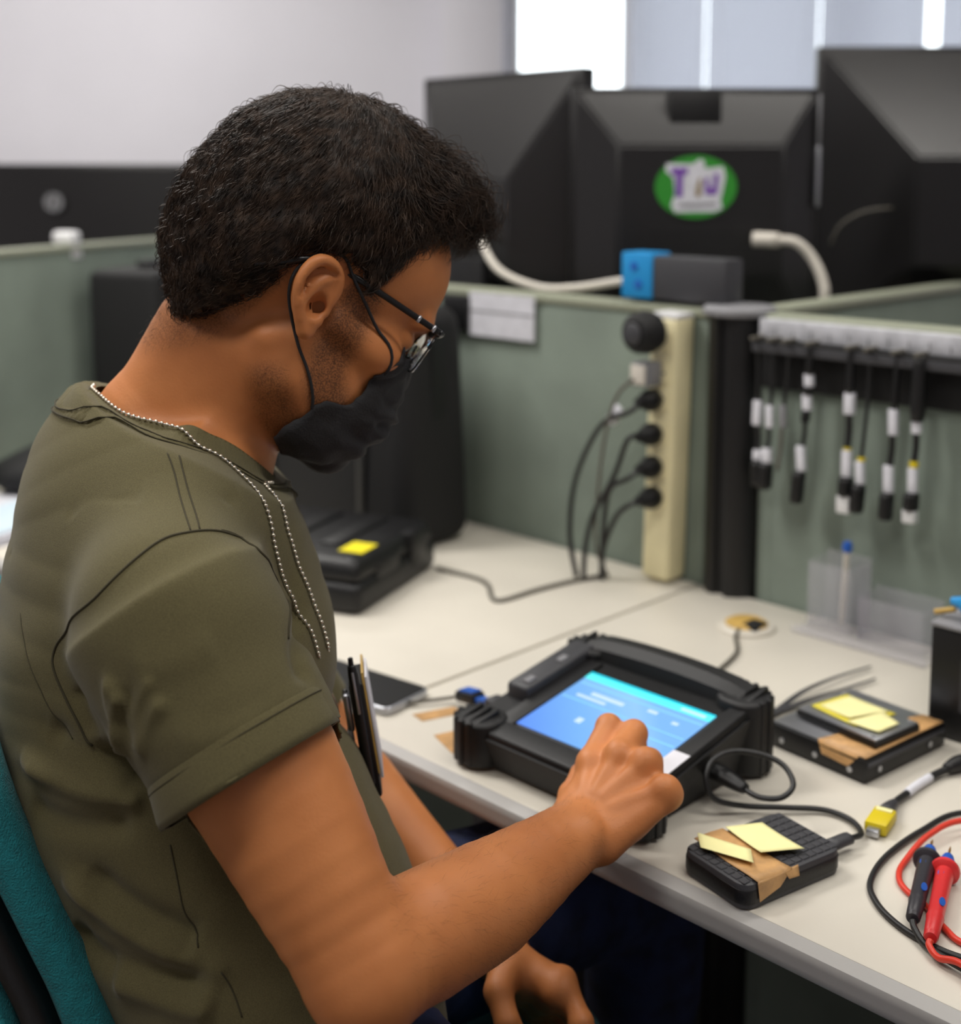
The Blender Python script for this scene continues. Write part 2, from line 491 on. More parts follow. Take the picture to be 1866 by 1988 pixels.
box('edge_highlight', (0.2045, -0.001, 0.372+0.29), (0.004, 0.008, 0.09), M['grey'], m2, bevel=0.001)
for k in range(3):
    box('vent_slot', (0.0, -0.0462, 0.372+0.085+0.012*k), (0.16, 0.001, 0.004), M['blackm'], m2)
m1 = monitor(((0.146-0.134)/2+0.025, (2.139+2.42)/2+0.035), DR, 0.396, 0.475, 0.28, 0.11, 0.19, 0.12, 0.07, 'dark monitor nearest the man, turned left of the stickered one')
m3 = monitor((0.81, 2.345), R_(0), 0.40, 0.525, 0.28, 0.135, 0.20, 0.14, 0.15, 'tallest dark monitor with a broad sloping back at the right edge')
m4 = monitor((-0.975, 3.30), R_(1), 0.56, 0.34, 0.26, 0.20, 0.22, 0.04, 0.03, 'wide dark monitor at the far left with a faint round logo', base_z=0.745)
desk('desk', (-0.76, 3.85, 0), math.pi, 1.1, 0.8, 'desk behind the far left partition', z=0.745)
# faint round emblem on the far left monitor
lathe('logo', [(0, 0), (0.024, 0), (0.024, 0.001), (0, 0.001)], M['grey'], m4, n=32, loc=(-0.112, -0.031, 0.26+0.243), rot=(R_(90), 0, 0))
box('logo_stroke', (-0.119, -0.0325, 0.506), (0.004, 0.001, 0.034), M['monitor'], m4, rot=(0, R_(14), 0))
box('logo_stroke', (-0.105, -0.0325, 0.500), (0.004, 0.001, 0.034), M['monitor'], m4, rot=(0, R_(14), 0))
# sticker on the middle monitor
st = thing('sticker', 'green oval sticker with white and purple letters on the middle monitor', 'sticker', (0.356, 2.135, 0.74), R_(2))
sx, sz, sy = -0.008, 0.372+0.183, -0.0475
lathe('sticker_oval', [(0, 0), (0.067, 0), (0.067, 0.0006), (0, 0.0006)], M['green'], st, n=48, mtx=Matrix.Translation((sx, sy, sz)) @ Matrix.Rotation(R_(90), 4, 'X') @ Matrix.Diagonal((1, 0.76, 1, 1)))
def flat(name, outl, m, y, par, ox=0.0, oz=0.0):
    bm = bmesh.new()
    a = [bm.verts.new((ox+x, y, oz+z)) for x, z in outl]
    b = [bm.verts.new((ox+x, y+0.0004, oz+z)) for x, z in outl]
    bm.faces.new(a); bm.faces.new(list(reversed(b)))
    for k in range(len(a)):
        bm.faces.new((a[k], a[(k+1) % len(a)], b[(k+1) % len(a)], b[k]))
    bmesh.ops.recalc_face_normals(bm, faces=bm.faces)
    return link_mesh(name, bm, m, par)
flat('letter_outline', [(-0.050,0.026),(-0.049,0.038),(-0.006,0.037),(0.006,0.045),(0.012,0.043),(0.014,0.030),(0.044,0.033),(0.048,0.016),(0.043,-0.010),(0.040,-0.022),(0.044,-0.034),(0.032,-0.040),(-0.034,-0.041),(-0.040,-0.030),(-0.034,-0.010),(-0.037,0.014)], M['paper'], sy-0.0010, st, sx, sz)
flat('letter_t', [(-0.041,0.021),(-0.041,0.031),(-0.014,0.031),(-0.014,0.021),(-0.022,0.020),(-0.022,-0.016),(-0.033,-0.016),(-0.033,0.020)], M['purple'], sy-0.0016, st, sx, sz)
flat('letter_mark', [(0.004,0.014),(0.009,0.014),(0.008,-0.015),(0.0,-0.016),(-0.001,-0.006)], M['brownp'], sy-0.0016, st, sx, sz)
flat('letter_u', [(0.014,0.014),(0.020,0.015),(0.021,-0.001),(0.028,0.0),(0.029,0.021),(0.037,0.022),(0.034,-0.012),(0.015,-0.012)], M['purple'], sy-0.0016, st, sx, sz)
flat('caption_line', [(-0.028,-0.027),(0.034,-0.025),(0.034,-0.029),(-0.028,-0.031)], M['grey'], sy-0.0016, st, sx, sz)
# ================================================================== THINGS ON THE PARTITIONS
# aluminium strip and black cable rail on the right partition
t = thing('cable_rail', 'black wall rail with an aluminium strip above the hanging cables', 'rail', D(-0.93, 1.461, 1.03), DR)
box('aluminium_strip', (0.55, -0.008, 0.083), (1.09, 0.016, 0.026), M['alu'], t, bevel=0.002)
for k in range(40):
    box('rule_mark', (0.03+k*0.0265, -0.0164, 0.080 - (0.002 if k % 2 else 0)), (0.0012, 0.0006, 0.010), M['grey'], t)
box('back_plate', (0.55, -0.004, 0.037), (1.09, 0.008, 0.066), M['blackm'], t, bevel=0.001)
box('front_lip', (0.55, -0.030, 0.060), (1.09, 0.006, 0.013), M['darkgrey'], t, bevel=0.002)
box('shelf', (0.55, -0.018, 0.068), (1.09, 0.03, 0.003), M['blackm'], t)
HC = [  # u, hook depth, list of (z0, z1, radius, material), lean, label
    (-0.918, [(1.10, 1.02, .0028, 'wire'), (1.019, .986, .0062, 'paper'), (.986, .953, .0036, 'wire'), (.953, .939, .006, 'paper'), (.939, .905, .0085, 'black')], 0.006, 'short black cable with two white tags hanging closest to the black post'),
    (-0.893, [(1.10, 1.015, .0028, 'wire'), (1.015, .985, .0055, 'paper'), (.985, .957, .003, 'wire'), (.957, .938, .0075, 'paper'), (.938, .903, .009, 'black')], -0.009, 'short black cable, second from the post, white round tag above its plug'),
    (-0.871, [(1.10, 1.018, .0026, 'wire'), (1.018, .988, .0045, 'grey'), (.988, .93, .0026, 'greywire')], -0.012, 'thin grey cable with a grey tag, third from the post'),
    (-0.838, [(1.10, 1.062, .007, 'black'), (1.062, 1.046, .0065, 'paper'), (1.046, 1.036, .008, 'black'), (1.036, 1.015, .0062, 'paper'), (1.015, 1.0, .007, 'black'), (1.0, .968, .003, 'wire'), (.968, .935, .0062, 'paper'), (.935, .893, .0085, 'black')], -0.016, 'thick black cable with three white tags, fourth from the post'),
    (-0.782, [(1.10, 1.045, .007, 'black'), (1.045, 1.018, .0072, 'paper'), (1.018, .976, .0045, 'wire'), (.976, .972, .005, 'yellow'), (.972, .938, .0064, 'paper'), (.938, .914, .009, 'black'), (.914, .892, .0085, 'white')], -0.003, 'black cable with a yellow band and a white square connector end'),
    (-0.757, [(1.10, .966, .0026, 'wire'), (.966, .961, .0052, 'yellow'), (.961, .932, .006, 'paper'), (.932, .896, .0085, 'black')], -0.012, 'long thin black cable with a yellow band and one white tag'),
    (-0.721, [(1.10, 1.032, .005, 'black'), (1.032, 1.0, .0062, 'paper'), (1.0, .962, .0042, 'wire'), (.962, .928, .0064, 'paper'), (.928, .894, .0085, 'black')], -0.009, 'black cable with two long white tags, second from the right'),
    (-0.692, [(1.10, 1.022, .011, 'black'), (1.022, 1.006, .006, 'paper'), (1.006, .972, .0042, 'wire'), (.972, .964, .0055, 'yellow'), (.964, .933, .006, 'paper'), (.933, .912, .009, 'black'), (.912, .896, .0078, 'white')], -0.006, 'thick headed black cable with yellow band, furthest right on the rail'),
]
PN = {'wire': 'cord', 'paper': 'paper_tag', 'black': 'plug', 'yellow': 'yellow_band', 'white': 'connector_end', 'grey': 'grey_tag', 'greywire': 'cord'}
for u_, segs, lean, lab in HC:
    t = thing('hanging_cable', lab, 'cable', D(u_, 1.432, 1.10), DR, 'cables hanging from the black rail')
    zt, zl = segs[0][0], segs[-1][1]
    xo = lambda z: lean * ((zt - z) / (zt - zl)) ** 1.3
    box('hook', (0, 0.0, 0.002), (0.006, 0.03, 0.005), M['greywire'], t, bevel=0.001)
    for z0, z1, r, mk in segs:
        r = r * (1.3 if (mk == 'black' and z1 < 0.93) else 0.86 if mk in ('paper', 'yellow') else 1)
        if mk in ('paper', 'grey', 'yellow', 'white'):
            o = box(PN[mk], ((xo(z0)+xo(z1))/2, 0, (z0+z1)/2-1.10), (2*r, 2*r*0.8, abs(z0-z1)), M[mk], t, bevel=0.0012)
            o.rotation_euler = (0, math.atan2(-(xo(z1)-xo(z0)), z0-z1) * -1, 0)
        elif mk == 'black':
            tube(PN[mk], [(xo(z0), 0, z0-1.10), (xo(z0*.75+z1*.25), 0, z0*.75+z1*.25-1.10), (xo(z1), 0, z1-1.10)], (lambda q, r=r: r*(0.62+0.38*min(1, q*3)) if q < 0.9 else r*0.9), M[mk], t, n=10, sub=4, flat=0.8)
        else:
            tube(PN[mk], [(xo(z0), 0, z0-1.10), (xo((z0+z1)/2), 0.002, (z0+z1)/2-1.10), (xo(z1), 0, z1-1.10)], r, M[mk], t, n=8, sub=3)

# power strip on the left partition
t = thing('power_strip', 'cream upright power strip fixed beside the black post', 'power strip', D(-1.068, 1.437, 0.742), DR)
t.rotation_euler = (0, R_(1.4), DR)
box('strip_body', (0, 0, 0.19), (0.046, 0.044, 0.374), M['cream'], t, bevel=0.006, seg=3)
box('top_plate', (0, 0, 0.379), (0.044, 0.042, 0.008), M['white'], t, bevel=0.003)
for z in (0.125, 0.170, 0.216, 0.264, 0.30, 0.345):
    box('socket', (0, -0.0225, z), (0.030, 0.003, 0.030), M['cream'], t, bevel=0.0012)
    for dx in (-0.006, 0.006):
        lathe('socket_hole', [(0, 0), (0.0022, 0), (0.0022, 0.002), (0, 0.002)], M['blackm'], t, n=10, loc=(dx, -0.0225, z), rot=(R_(90), 0, 0))
def plug(u_, v_, z, pts, label, m='black', wire='wire', big=False):
    t = thing('plug', label, 'plug', D(u_, v_, z), DR, 'plugs in the cream power strip')
    lathe('plug_body', [(0, 0), (0.014, 0), (0.016, 0.004), (0.016, 0.014), (0.013, 0.022), (0.009, 0.030), (0.007, 0.038), (0, 0.039)], M[m], t, n=16, rot=(R_(90), 0, 0))
    wpts = [(0, -0.034, 0)] + pts
    tube('cord', wpts, 0.0039, M[wire], t, n=8, sub=6)
    return t
SV = 1.437-0.026
plug(-1.068, SV, 1.004, [(-0.005, -0.05, -0.012), (-0.06, -0.045, -0.04), (-0.10, -0.05, -0.12), (-0.102, -0.06, -0.2), (-0.085, -0.064, -0.26)], 'black plug, uppermost of the four in the power strip')
plug(-1.067, SV, 0.956, [(-0.01, -0.048, -0.004), (-0.035, -0.046, -0.06), (-0.068, -0.05, -0.12), (-0.078, -0.055, -0.17), (-0.075, -0.062, -0.2125)], 'black plug, second from the top in the power strip')
plug(-1.066, SV, 0.910, [(-0.01, -0.048, -0.012), (-0.045, -0.044, -0.035), (-0.055, -0.044, -0.09), (-0.058, -0.042, -0.13), (-0.058, -0.042, -0.167)], 'black plug, third from the top in the power strip')
plug(-1.065, SV, 0.866, [(-0.01, -0.046, -0.006), (-0.038, -0.04, -0.03), (-0.062, -0.036, -0.08), (-0.066, -0.036, -0.123)], 'black plug, lowest in the power strip')
t = thing('plug_adapter', 'round black plug adapter at the top of the power strip', 'adapter', D(-1.068, SV, 1.100), DR)
lathe('adapter_body', [(0, 0), (0.014, 0), (0.017, 0.004), (0.0275, 0.012), (0.030, 0.024), (0.028, 0.040), (0.020, 0.050), (0, 0.053)], M['blackm'], t, n=28, rot=(R_(90), 0, 0))
lathe('face_ring', [(0.012, 0), (0.015, 0.002), (0.012, 0.004)], M['darkgrey'], t, n=24, loc=(0, -0.051, 0), rot=(R_(90), 0, 0))
t = thing('plug_adapter', 'grey white square plug adapter under the round black one', 'adapter', D(-1.068, SV, 1.042), DR)
box('adapter_body', (-0.002, -0.017, 0), (0.030, 0.034, 0.034), M['grey'], t, bevel=0.004)
box('adapter_face', (-0.002, -0.036, 0), (0.024, 0.005, 0.027), M['whitewire'], t, bevel=0.0015)
tube('cord', [(-0.008, -0.038, -0.006), (-0.03, -0.045, -0.03), (-0.045, -0.05, -0.08), (-0.062, -0.045, -0.16), (-0.07, -0.04, -0.25), (-0.055, -0.03, -0.299)], 0.0026, M['greywire'], t, n=8)
o = tag(box('cable_tag', tuple(D(-1.118, 1.385, 0.979)), (0.014, 0.014, 0.030), M['paper'], bevel=0.002), 'white paper tag wrapped round a cord beside the power strip', 'tag')
o.rotation_euler = (R_(20), R_(38), DR)
# white paper in a black holder on the left partition
t = thing('paper_holder', 'white paper label in a black holder clipped to the left partition', 'label holder', D(-1.41, 1.460, 1.056), DR)
box('paper_sheet', (0.003, -0.006, 0.035), (0.142, 0.003, 0.070), M['paper'], t)
box('paper_line', (0.003, -0.0078, 0.040), (0.138, 0.0006, 0.003), M['grey'], t)
box('holder_plate', (-0.097, -0.008, 0.034), (0.060, 0.014, 0.056), M['black'], t, bevel=0.003)
box('holder_rail', (-0.02, -0.002, 0.068), (0.21, 0.004, 0.008), M['panelcap'], t)
# blue and grey box on top of the partition, white cable
t = thing('network_box', 'bright blue and grey network box standing on the left partition', 'network box', D(-1.078, 1.480, 1.1375), DR)
box('blue_end', (-0.062, 0, 0.033), (0.056, 0.045, 0.066), M['blue'], t, bevel=0.003)
box('grey_body', (0.028, 0, 0.031), (0.124, 0.045, 0.062), M['darkgrey'], t, bevel=0.004)
for dx, dz in ((-0.066, 0.046), (-0.058, 0.020)):
    lathe('port', [(0, 0), (0.006, 0), (0.006, 0.002), (0, 0.002)], M['bluedk'], t, n=16, loc=(dx, -0.0225, dz), rot=(R_(90), 0, 0))
tag(tube('white_cable', [D(-1.60, 1.60, 1.215), D(-1.545, 1.55, 1.198), D(-1.475, 1.52, 1.157), D(-1.383, 1.515, 1.135), D(-1.296, 1.505, 1.140), D(-1.20, 1.490, 1.156), D(-1.162, 1.484, 1.160)], 0.0062, M['whitewire'], n=10),
    'white cable sagging behind the partition into the blue box', 'cable')
t = thing('white_cable', 'thick white cable curving down from the stickered monitor', 'cable', (0, 0, 0))
tube('cord', [(0.470, 2.035, 1.211), (0.50, 2.03, 1.208), (0.525, 2.025, 1.185), (0.541, 2.015, 1.148), (0.544, 2.012, 1.108), (0.544, 2.03, 0.95), (0.53, 2.10, 0.75)], 0.0085, M['whitewire'], t, n=10)
tube('connector', [(0.438, 2.052, 1.212), (0.452, 2.045, 1.212), (0.474, 2.034, 1.211)], 0.0125, M['whitewire'], t, n=10, sub=2)
tag(tube('thin_cable', [(0.612, 2.235, 1.195), (0.625, 2.225, 1.228), (0.66, 2.222, 1.250), (0.70, 2.225, 1.257), (0.74, 2.245, 1.256)], 0.0028, M['greywire'], n=8), 'thin grey cable arching across the right hand monitor back', 'cable')
t = thing('white_cable', 'white cable plug at the right frame edge under the tallest monitor', 'cable', (0, 0, 0))
tube('connector', [(0.79, 2.215, 1.186), (0.815, 2.21, 1.184), (0.835, 2.21, 1.180)], 0.011, M['whitewire'], t, n=10, sub=2)
tube('cord', [(0.835, 2.21, 1.180), (0.86, 2.21, 1.165), (0.875, 2.22, 1.10), (0.87, 2.24, 0.9), (0.85, 2.25, 0.75)], 0.006, M['whitewire'], t, n=8)
# small white clip on the far left partition
t = thing('panel_clip', 'small white clip on top of the far left partition', 'clip', (-0.858, 2.652, 1.1725), math.atan2(dD.y, dD.x))
box('clip_body', (0, 0, 0.014), (0.036, 0.052, 0.028), M['white'], t, bevel=0.009, seg=3)
box('clip_jaw', (0, -0.024, -0.012), (0.03, 0.004, 0.03), M['white'], t, bevel=0.001)

# ================================================================== BLACK CASES ON THE LEFT DESK
t = thing('equipment_case', 'large black upright equipment case behind the man against the partition', 'case', D(-1.63, 1.322, 0.74), DR)
bm = bmesh.new(); add_box(bm, (0, 0, 0.1875), (0.45, 0.15, 0.373), 0.035, 5, taper=(0.95, 0.86))
sharp(link_mesh('case_shell', bm, M['blackm'], t, smooth=True), 60)
box('case_seam', (0, 0, 0.19), (0.438, 0.012, 0.352), M['black'], t, bevel=0.02, seg=3)
for x in (-0.12, 0.12):
    box('latch', (x, -0.071, 0.345), (0.04, 0.012, 0.03), M['black'], t, bevel=0.003)
box('front_rib', (0.12, -0.074, 0.17), (0.02, 0.008, 0.26), M['black'], t, bevel=0.003)
box('front_rib', (-0.12, -0.074, 0.17), (0.02, 0.008, 0.26), M['black'], t, bevel=0.003)
t = thing('tool_case', 'flat black hard plastic case with a yellow sticker', 'case', D(-1.433, 1.080, 0.74), DR + R_(22))
bm = bmesh.new(); add_box(bm, (0, 0, 0.022), (0.30, 0.24, 0.042), 0.012, 3)
sharp(link_mesh('case_bottom', bm, M['black'], t, smooth=True), 50)
bm = bmesh.new(); add_box(bm, (0, 0, 0.058), (0.298, 0.238, 0.032), 0.012, 3, taper=(0.95, 0.94))
sharp(link_mesh('case_lid', bm, M['black'], t, smooth=True), 50)
for x in (-0.09, 0.0, 0.075):
    box('lid_rib', (x, 0.012, 0.0745), (0.03, 0.15, 0.007), M['black'], t, bevel=0.003)
box('side_rib', (0.142, 0.06, 0.048), (0.022, 0.05, 0.05), M['black'], t, bevel=0.005)
box('side_rib', (0.142, -0.03, 0.042), (0.014, 0.07, 0.034), M['black'], t, bevel=0.005)
box('latch', (0.02, -0.122, 0.046), (0.05, 0.012, 0.03), M['darkgrey'], t, bevel=0.003)
box('yellow_sticker', (0.117, -0.060, 0.0745), (0.036, 0.045, 0.0012), M['sticker_y'], t)
box('label_plate', (-0.04, -0.05, 0.0745), (0.06, 0.014, 0.003), M['darkgrey'], t, bevel=0.001)
tag(tube('cable', [D(-1.325, 1.235, 0.744), D(-1.258, 1.245, 0.743), D(-1.22, 1.235, 0.743), D(-1.165, 1.196, 0.743), D(-1.157, 1.265, 0.743), D(-1.15, 1.32, 0.743), D(-1.135, 1.375, 0.743)], 0.0032, M['greywire'], n=8), 'grey cable lying in a bend between the flat case and the power cords', 'cable')

# ================================================================== FAR LEFT DESK
t = thing('equipment_case', 'black case standing on the far left desk against the pale partition', 'case', tuple(pD0 + dD*0.90 + nD*0.13)[:2] + (0.7405,), math.atan2(dD.y, dD.x))
bm = bmesh.new(); add_box(bm, (0.0, 0, 0.192), (0.30, 0.17, 0.384), 0.02, 4, taper=(1.03, 1.0))
sharp(link_mesh('case_shell', bm, M['blackm'], t, smooth=True), 60)
box('top_handle', (0.0, 0, 0.392), (0.16, 0.03, 0.016), M['black'], t, bevel=0.005)
t = thing('shoulder_bag', 'small black bag on a tan envelope on the far left desk', 'bag', (-0.760, 2.285, 0.7495), R_(35))
bm = bmesh.new()
bmesh.ops.create_uvsphere(bm, u_segments=32, v_segments=18, radius=1)
for v in bm.verts:
    x, y, z = v.co
    sq = lambda q: math.copysign(abs(q) ** 0.62, q)
    zz = sq(z)
    top = max(0, zz)
    v.co = Vector((sq(x) * (0.13 - 0.05 * top) + 0.055 * top, sq(y) * 0.07 * (1 - 0.3 * top), 0.046 + 0.046 * zz + 0.035 * top * (0.5 + 0.5 * sq(x))))
link_mesh('bag_body', bm, M['blackm'], t, smooth=True)
box('bag_flap', (0.02, -0.058, 0.055), (0.14, 0.014, 0.05), M['black'], t, bevel=0.006, rot=(R_(-14), 0, 0))
tag(box('envelope', (-0.745, 2.28, 0.745), (0.24, 0.17, 0.008), M['tape'], rot=(0, 0, R_(20)), bevel=0.002), 'tan envelope under the small black bag', 'envelope')
t = thing('paper_stack', 'white papers with a pale blue cover on the far left desk', 'papers', (-0.80, 2.07, 0.7405), R_(65))
for k in range(5):
    box('sheet', (rnd.uniform(-.006, .006), rnd.uniform(-.006, .006), 0.0015+0.003*k), (0.30, 0.21, 0.0026), M['paper'], t, rot=(0, 0, rnd.uniform(-.05, .05)))
M['paleblue'] = mat('pale_blue_card', (196, 214, 226), 0.6, bump=0.02)
box('blue_cover', (-0.02, -0.03, 0.0165), (0.22, 0.13, 0.002), M['paleblue'], t)

# ================================================================== RUGGED TABLET
TB = thing('rugged_tablet', 'thick black rugged tablet with a lit blue screen under his hand', 'tablet', D(-0.750, 0.945, 0.741), DR)
def base(y): return 0.036 + 0.165 * (y + 0.117)
def wedge(o, h0=0.0, keep=False):
    for v in o.data.vertices:
        v.co.z = v.co.z + base(v.co.y)
    return o
o = prism('shell', rrect(0.232, 0.205, 0.035, 7), 0, 1, M['rubber'], TB)
me = o.data
for v in me.vertices:
    s = 0.90 if v.co.z < 0.5 else 1.0
    v.co.x *= s; v.co.y = v.co.y * s - 0.0135
    v.co.z = 0.004 if v.co.z < 0.5 else base(v.co.y) - 0.002
def slab(name, x0, x1, y0, y1, h0, h1, m, bev=0.003, par=None):
    bm = bmesh.new(); add_box(bm, ((x0+x1)/2, (y0+y1)/2, (h0+h1)/2), (x1-x0, y1-y0, h1-h0), bev, 2)
    for v in bm.verts: v.co.z += base(v.co.y)
    return sharp(link_mesh(name, bm, m, par or TB, smooth=True), 45)
slab('front_bezel', -0.10, 0.10, -0.113, -0.086, -0.010, 0.004, M['rubber'])
slab('left_rail', -0.113, -0.084, -0.045, 0.062, -0.02, 0.013, M['darkgrey'], 0.004)
slab('right_bezel', 0.094, 0.113, -0.085, 0.06, -0.012, 0.006, M['rubber'])
slab('screen_frame', -0.086, 0.097, -0.088, 0.062, -0.006, 0.0012, M['black'], 0.001)
# raised hood along the back edge
bm = bmesh.new()
pr = [(0.052, -0.006), (0.058, 0.014), (0.068, 0.021), (0.086, 0.017), (0.092, 0.0), (0.092, -0.03), (0.052, -0.03)]
secs = []
for k in range(13):
    x = -0.098 + 0.196 * k / 12
    f = 0.55 + 0.45 * math.sin(math.pi * k / 12) ** 0.5
    secs.append([bm.verts.new((x, y, base(y) + h * (f if h > 0 else 1))) for y, h in pr])
for a, b in zip(secs, secs[1:]):
    for i in range(len(pr)):
        j = (i + 1) % len(pr)
        bm.faces.new((a[i], a[j], b[j], b[i]))
bm.faces.new(secs[0]); bm.faces.new(list(reversed(secs[-1])))
bmesh.ops.recalc_face_normals(bm, faces=bm.faces)
sharp(link_mesh('back_hood', bm, M['rubber'], TB, smooth=True), 30)
# ribbed corner bumpers
for cx_, cy_ in ((-0.096, -0.098), (0.096, -0.098), (-0.096, 0.070), (0.096, 0.070)):
    sx_, sy_ = (1 if cx_ > 0 else -1), (1 if cy_ > 0 else -1)
    hb = base(cy_) + 0.008
    o = prism('corner_bumper', rrect(0.052, 0.050, 0.021, 6), 0.002, hb, M['rubber'], TB, bevel=0.005, seg=3, loc=(cx_, cy_, 0))
    for k in range(6):
        a = math.atan2(sy_, sx_) + R_(-62 + k * 25)
        px_, py_ = cx_ + 0.0245 * math.cos(a), cy_ + 0.0235 * math.sin(a)
        box('bumper_rib', (px_, py_, hb/2+0.002), (0.007, 0.0058, hb-0.002), M['rubber'], o, bevel=0.0018, rot=(0, 0, a))
        o.children[-1].location = (px_-cx_, py_-cy_, hb/2+0.002)
    for k in range(3):
        b_ = box('bumper_rib', (0.011*(k-1), 0.004*sy_, hb+0.0005), (0.0055, 0.034, 0.005), M['rubber'], o, bevel=0.0015, rot=(math.atan(0.165), 0, 0))
# the lit display
def sq(name, x0, x1, y0, y1, h, m, par):
    bm = bmesh.new()
    lo = [bm.verts.new((x, y, base(y) + h - 0.0005)) for x, y in ((x0, y0), (x1, y0), (x1, y1), (x0, y1))]
    hi = [bm.verts.new((x, y, base(y) + h)) for x, y in ((x0, y0), (x1, y0), (x1, y1), (x0, y1))]
    bm.faces.new(hi); bm.faces.new(list(reversed(lo)))
    for i in range(4): bm.faces.new((lo[i], lo[(i+1) % 4], hi[(i+1) % 4], hi[i]))
    return link_mesh(name, bm, m, par)
def emat(name, rgb, s):
    return mat(name, [x*0.25 for x in rgb], 0.25, emit=rgb, estr=s, var=0.0)
# blue that drifts from deeper blue at the left to pale blue at the right, as the picture on the screen does
ES = bpy.data.materials.new('screen_picture'); ES.use_nodes = True
nt = ES.node_tree; b = nt.nodes['Principled BSDF']
tc = nt.nodes.new('ShaderNodeTexCoord'); mp = nt.nodes.new('ShaderNodeMapping')
gr = nt.nodes.new('ShaderNodeTexGradient'); rp = nt.nodes.new('ShaderNodeValToRGB')
mp.inputs['Rotation'].default_value = (0, 0, R_(-35))
nt.links.new(tc.outputs['Generated'], mp.inputs[0]); nt.links.new(mp.outputs[0], gr.inputs[0]); nt.links.new(gr.outputs[0], rp.inputs[0])
for p_, c_ in ((0.0, (84, 136, 240)), (0.45, (112, 170, 230)), (0.85, (140, 190, 244))):
    e = rp.color_ramp.elements.new(p_) if p_ not in (0.0,) else rp.color_ramp.elements[0]
    e.position = p_; e.color = [lin(x) for x in c_] + [1]
rp.color_ramp.elements[-1].color = [lin(x) for x in (120, 176, 238)] + [1]
nt.links.new(rp.outputs[0], b.inputs['Emission Color']); b.inputs['Emission Strength'].default_value = 0.85
b.inputs['Base Color'].default_value = (0.01, 0.015, 0.03, 1); b.inputs['Roughness'].default_value = 0.25
MATS['screen_picture'] = ES
dsp = sq('display', -0.063, 0.090, -0.082, 0.031, 0.0022, ES, TB)
sq('title_bar', -0.063, 0.090, 0.019, 0.031, 0.0026, emat('ui_cyan', (90, 236, 240), 0.9), dsp)
sq('title_line', -0.063, 0.090, 0.0285, 0.031, 0.0029, emat('ui_cyan_deep', (0, 200, 225), 0.9), dsp)
UT = emat('ui_text', (190, 214, 246), 0.9); UL = emat('ui_light', (130, 196, 240), 0.9)
for x0, x1, y0, y1 in ((-0.036, 0.004, -0.004, 0.001), (-0.048, -0.012, -0.012, -0.0085), (0.030, 0.041, 0.002, 0.0062), (0.062, 0.069, -0.003, 0.001), (-0.018, -0.011, -0.05, -0.042), (0.055, 0.083, 0.0215, 0.0255)):
    sq('text_line', x0, x1, y0, y1, 0.0028, UT, dsp)
for x0, x1, y0, y1 in ((-0.060, 0.088, 0.010, 0.012), (-0.060, 0.088, -0.019, -0.0175), (0.02, 0.088, -0.034, -0.032)):
    sq('ui_rule', x0, x1, y0, y1, 0.0026, UL, dsp)
o = slab('white_sticker', 0.0945, 0.1128, -0.078, -0.042, 0.006, 0.0068, M['paper'], 0)
slab('inner_lip', -0.084, -0.064, -0.088, 0.05, -0.002, 0.0035, M['black'], 0.001)
for y in (-0.03, 0.02):
    slab('button', -0.098, -0.090, y-0.006, y+0.006, 0.012, 0.015, M['grey'], 0.001)
# usb plug in the right side of the tablet and its cable to the portable drive
t = thing('usb_cable', 'black usb cable looping from the tablet to the portable drive', 'cable', D(0, 0, 0), DR)
uc = lambda *p: [(a, b_, z) for a, b_, z in p]
tube('usb_plug', uc((-0.650, 0.938, 0.772), (-0.632, 0.938, 0.771), (-0.612, 0.937, 0.768), (-0.600, 0.936, 0.766)), lambda q: 0.0105 - 0.005*max(0, q-0.45)/0.55, M['black'], t, n=12, sub=3, flat=0.75)
tube('cord', uc((-0.602, 0.936, 0.766), (-0.584, 0.934, 0.765), (-0.567, 0.942, 0.768), (-0.564, 0.956, 0.776), (-0.580, 0.966, 0.785), (-0.600, 0.962, 0.790), (-0.620, 0.946, 0.792), (-0.628, 0.925, 0.788), (-0.626, 0.912, 0.775), (-0.618, 0.915, 0.758), (-0.602, 0.938, 0.749), (-0.578, 0.966, 0.746), (-0.552, 0.990, 0.7445), (-0.525, 0.990, 0.7445), (-0.506, 0.972, 0.746), (-0.5065, 0.950, 0.750)), 0.0026, M['wire'], t, n=10, sub=8)
tube('micro_plug', uc((-0.5065, 0.951, 0.750), (-0.508, 0.942, 0.7505), (-0.511, 0.928, 0.7505)), 0.0068, M['darkgrey'], t, n=10, sub=2, flat=0.7)

# ================================================================== PHONE, DATA CABLE, TAPE, GROMMET
t = thing('smartphone', 'dark smartphone with a silver rim lying face up beside the man', 'phone', D(-1.068, 0.874, 0.7405), DR + R_(8))
prism('phone_body', rrect(0.150, 0.074, 0.010, 5), 0, 0.0085, M['silver'], t, bevel=0.0025, seg=3)
prism('phone_screen', rrect(0.144, 0.068, 0.008, 5), 0.0084, 0.0092, M['black'], t)
t = thing('data_cable', 'short grey cable with a blue usb plug between phone and tablet', 'cable', D(0, 0, 0), DR)
tube('cord', [(-0.992, 0.884, 0.745), (-0.985, 0.895, 0.745), (-0.970, 0.920, 0.746), (-0.958, 0.926, 0.750)], 0.002, M['greywire'], t, n=8)
box('plug_body', (-0.940, 0.924, 0.7555), (0.034, 0.018, 0.012), M['black'], t, bevel=0.003, rot=(0, R_(-10), R_(-8)))
box('plug_label', (-0.940, 0.924, 0.7625), (0.024, 0.014, 0.0015), M['bluedk'], t, rot=(0, R_(-10), R_(-8)))
box('plug_tongue', (-0.912, 0.920, 0.760), (0.024, 0.012, 0.0055), M['bluedk'], t, bevel=0.001, rot=(0, R_(-10), R_(-8)))
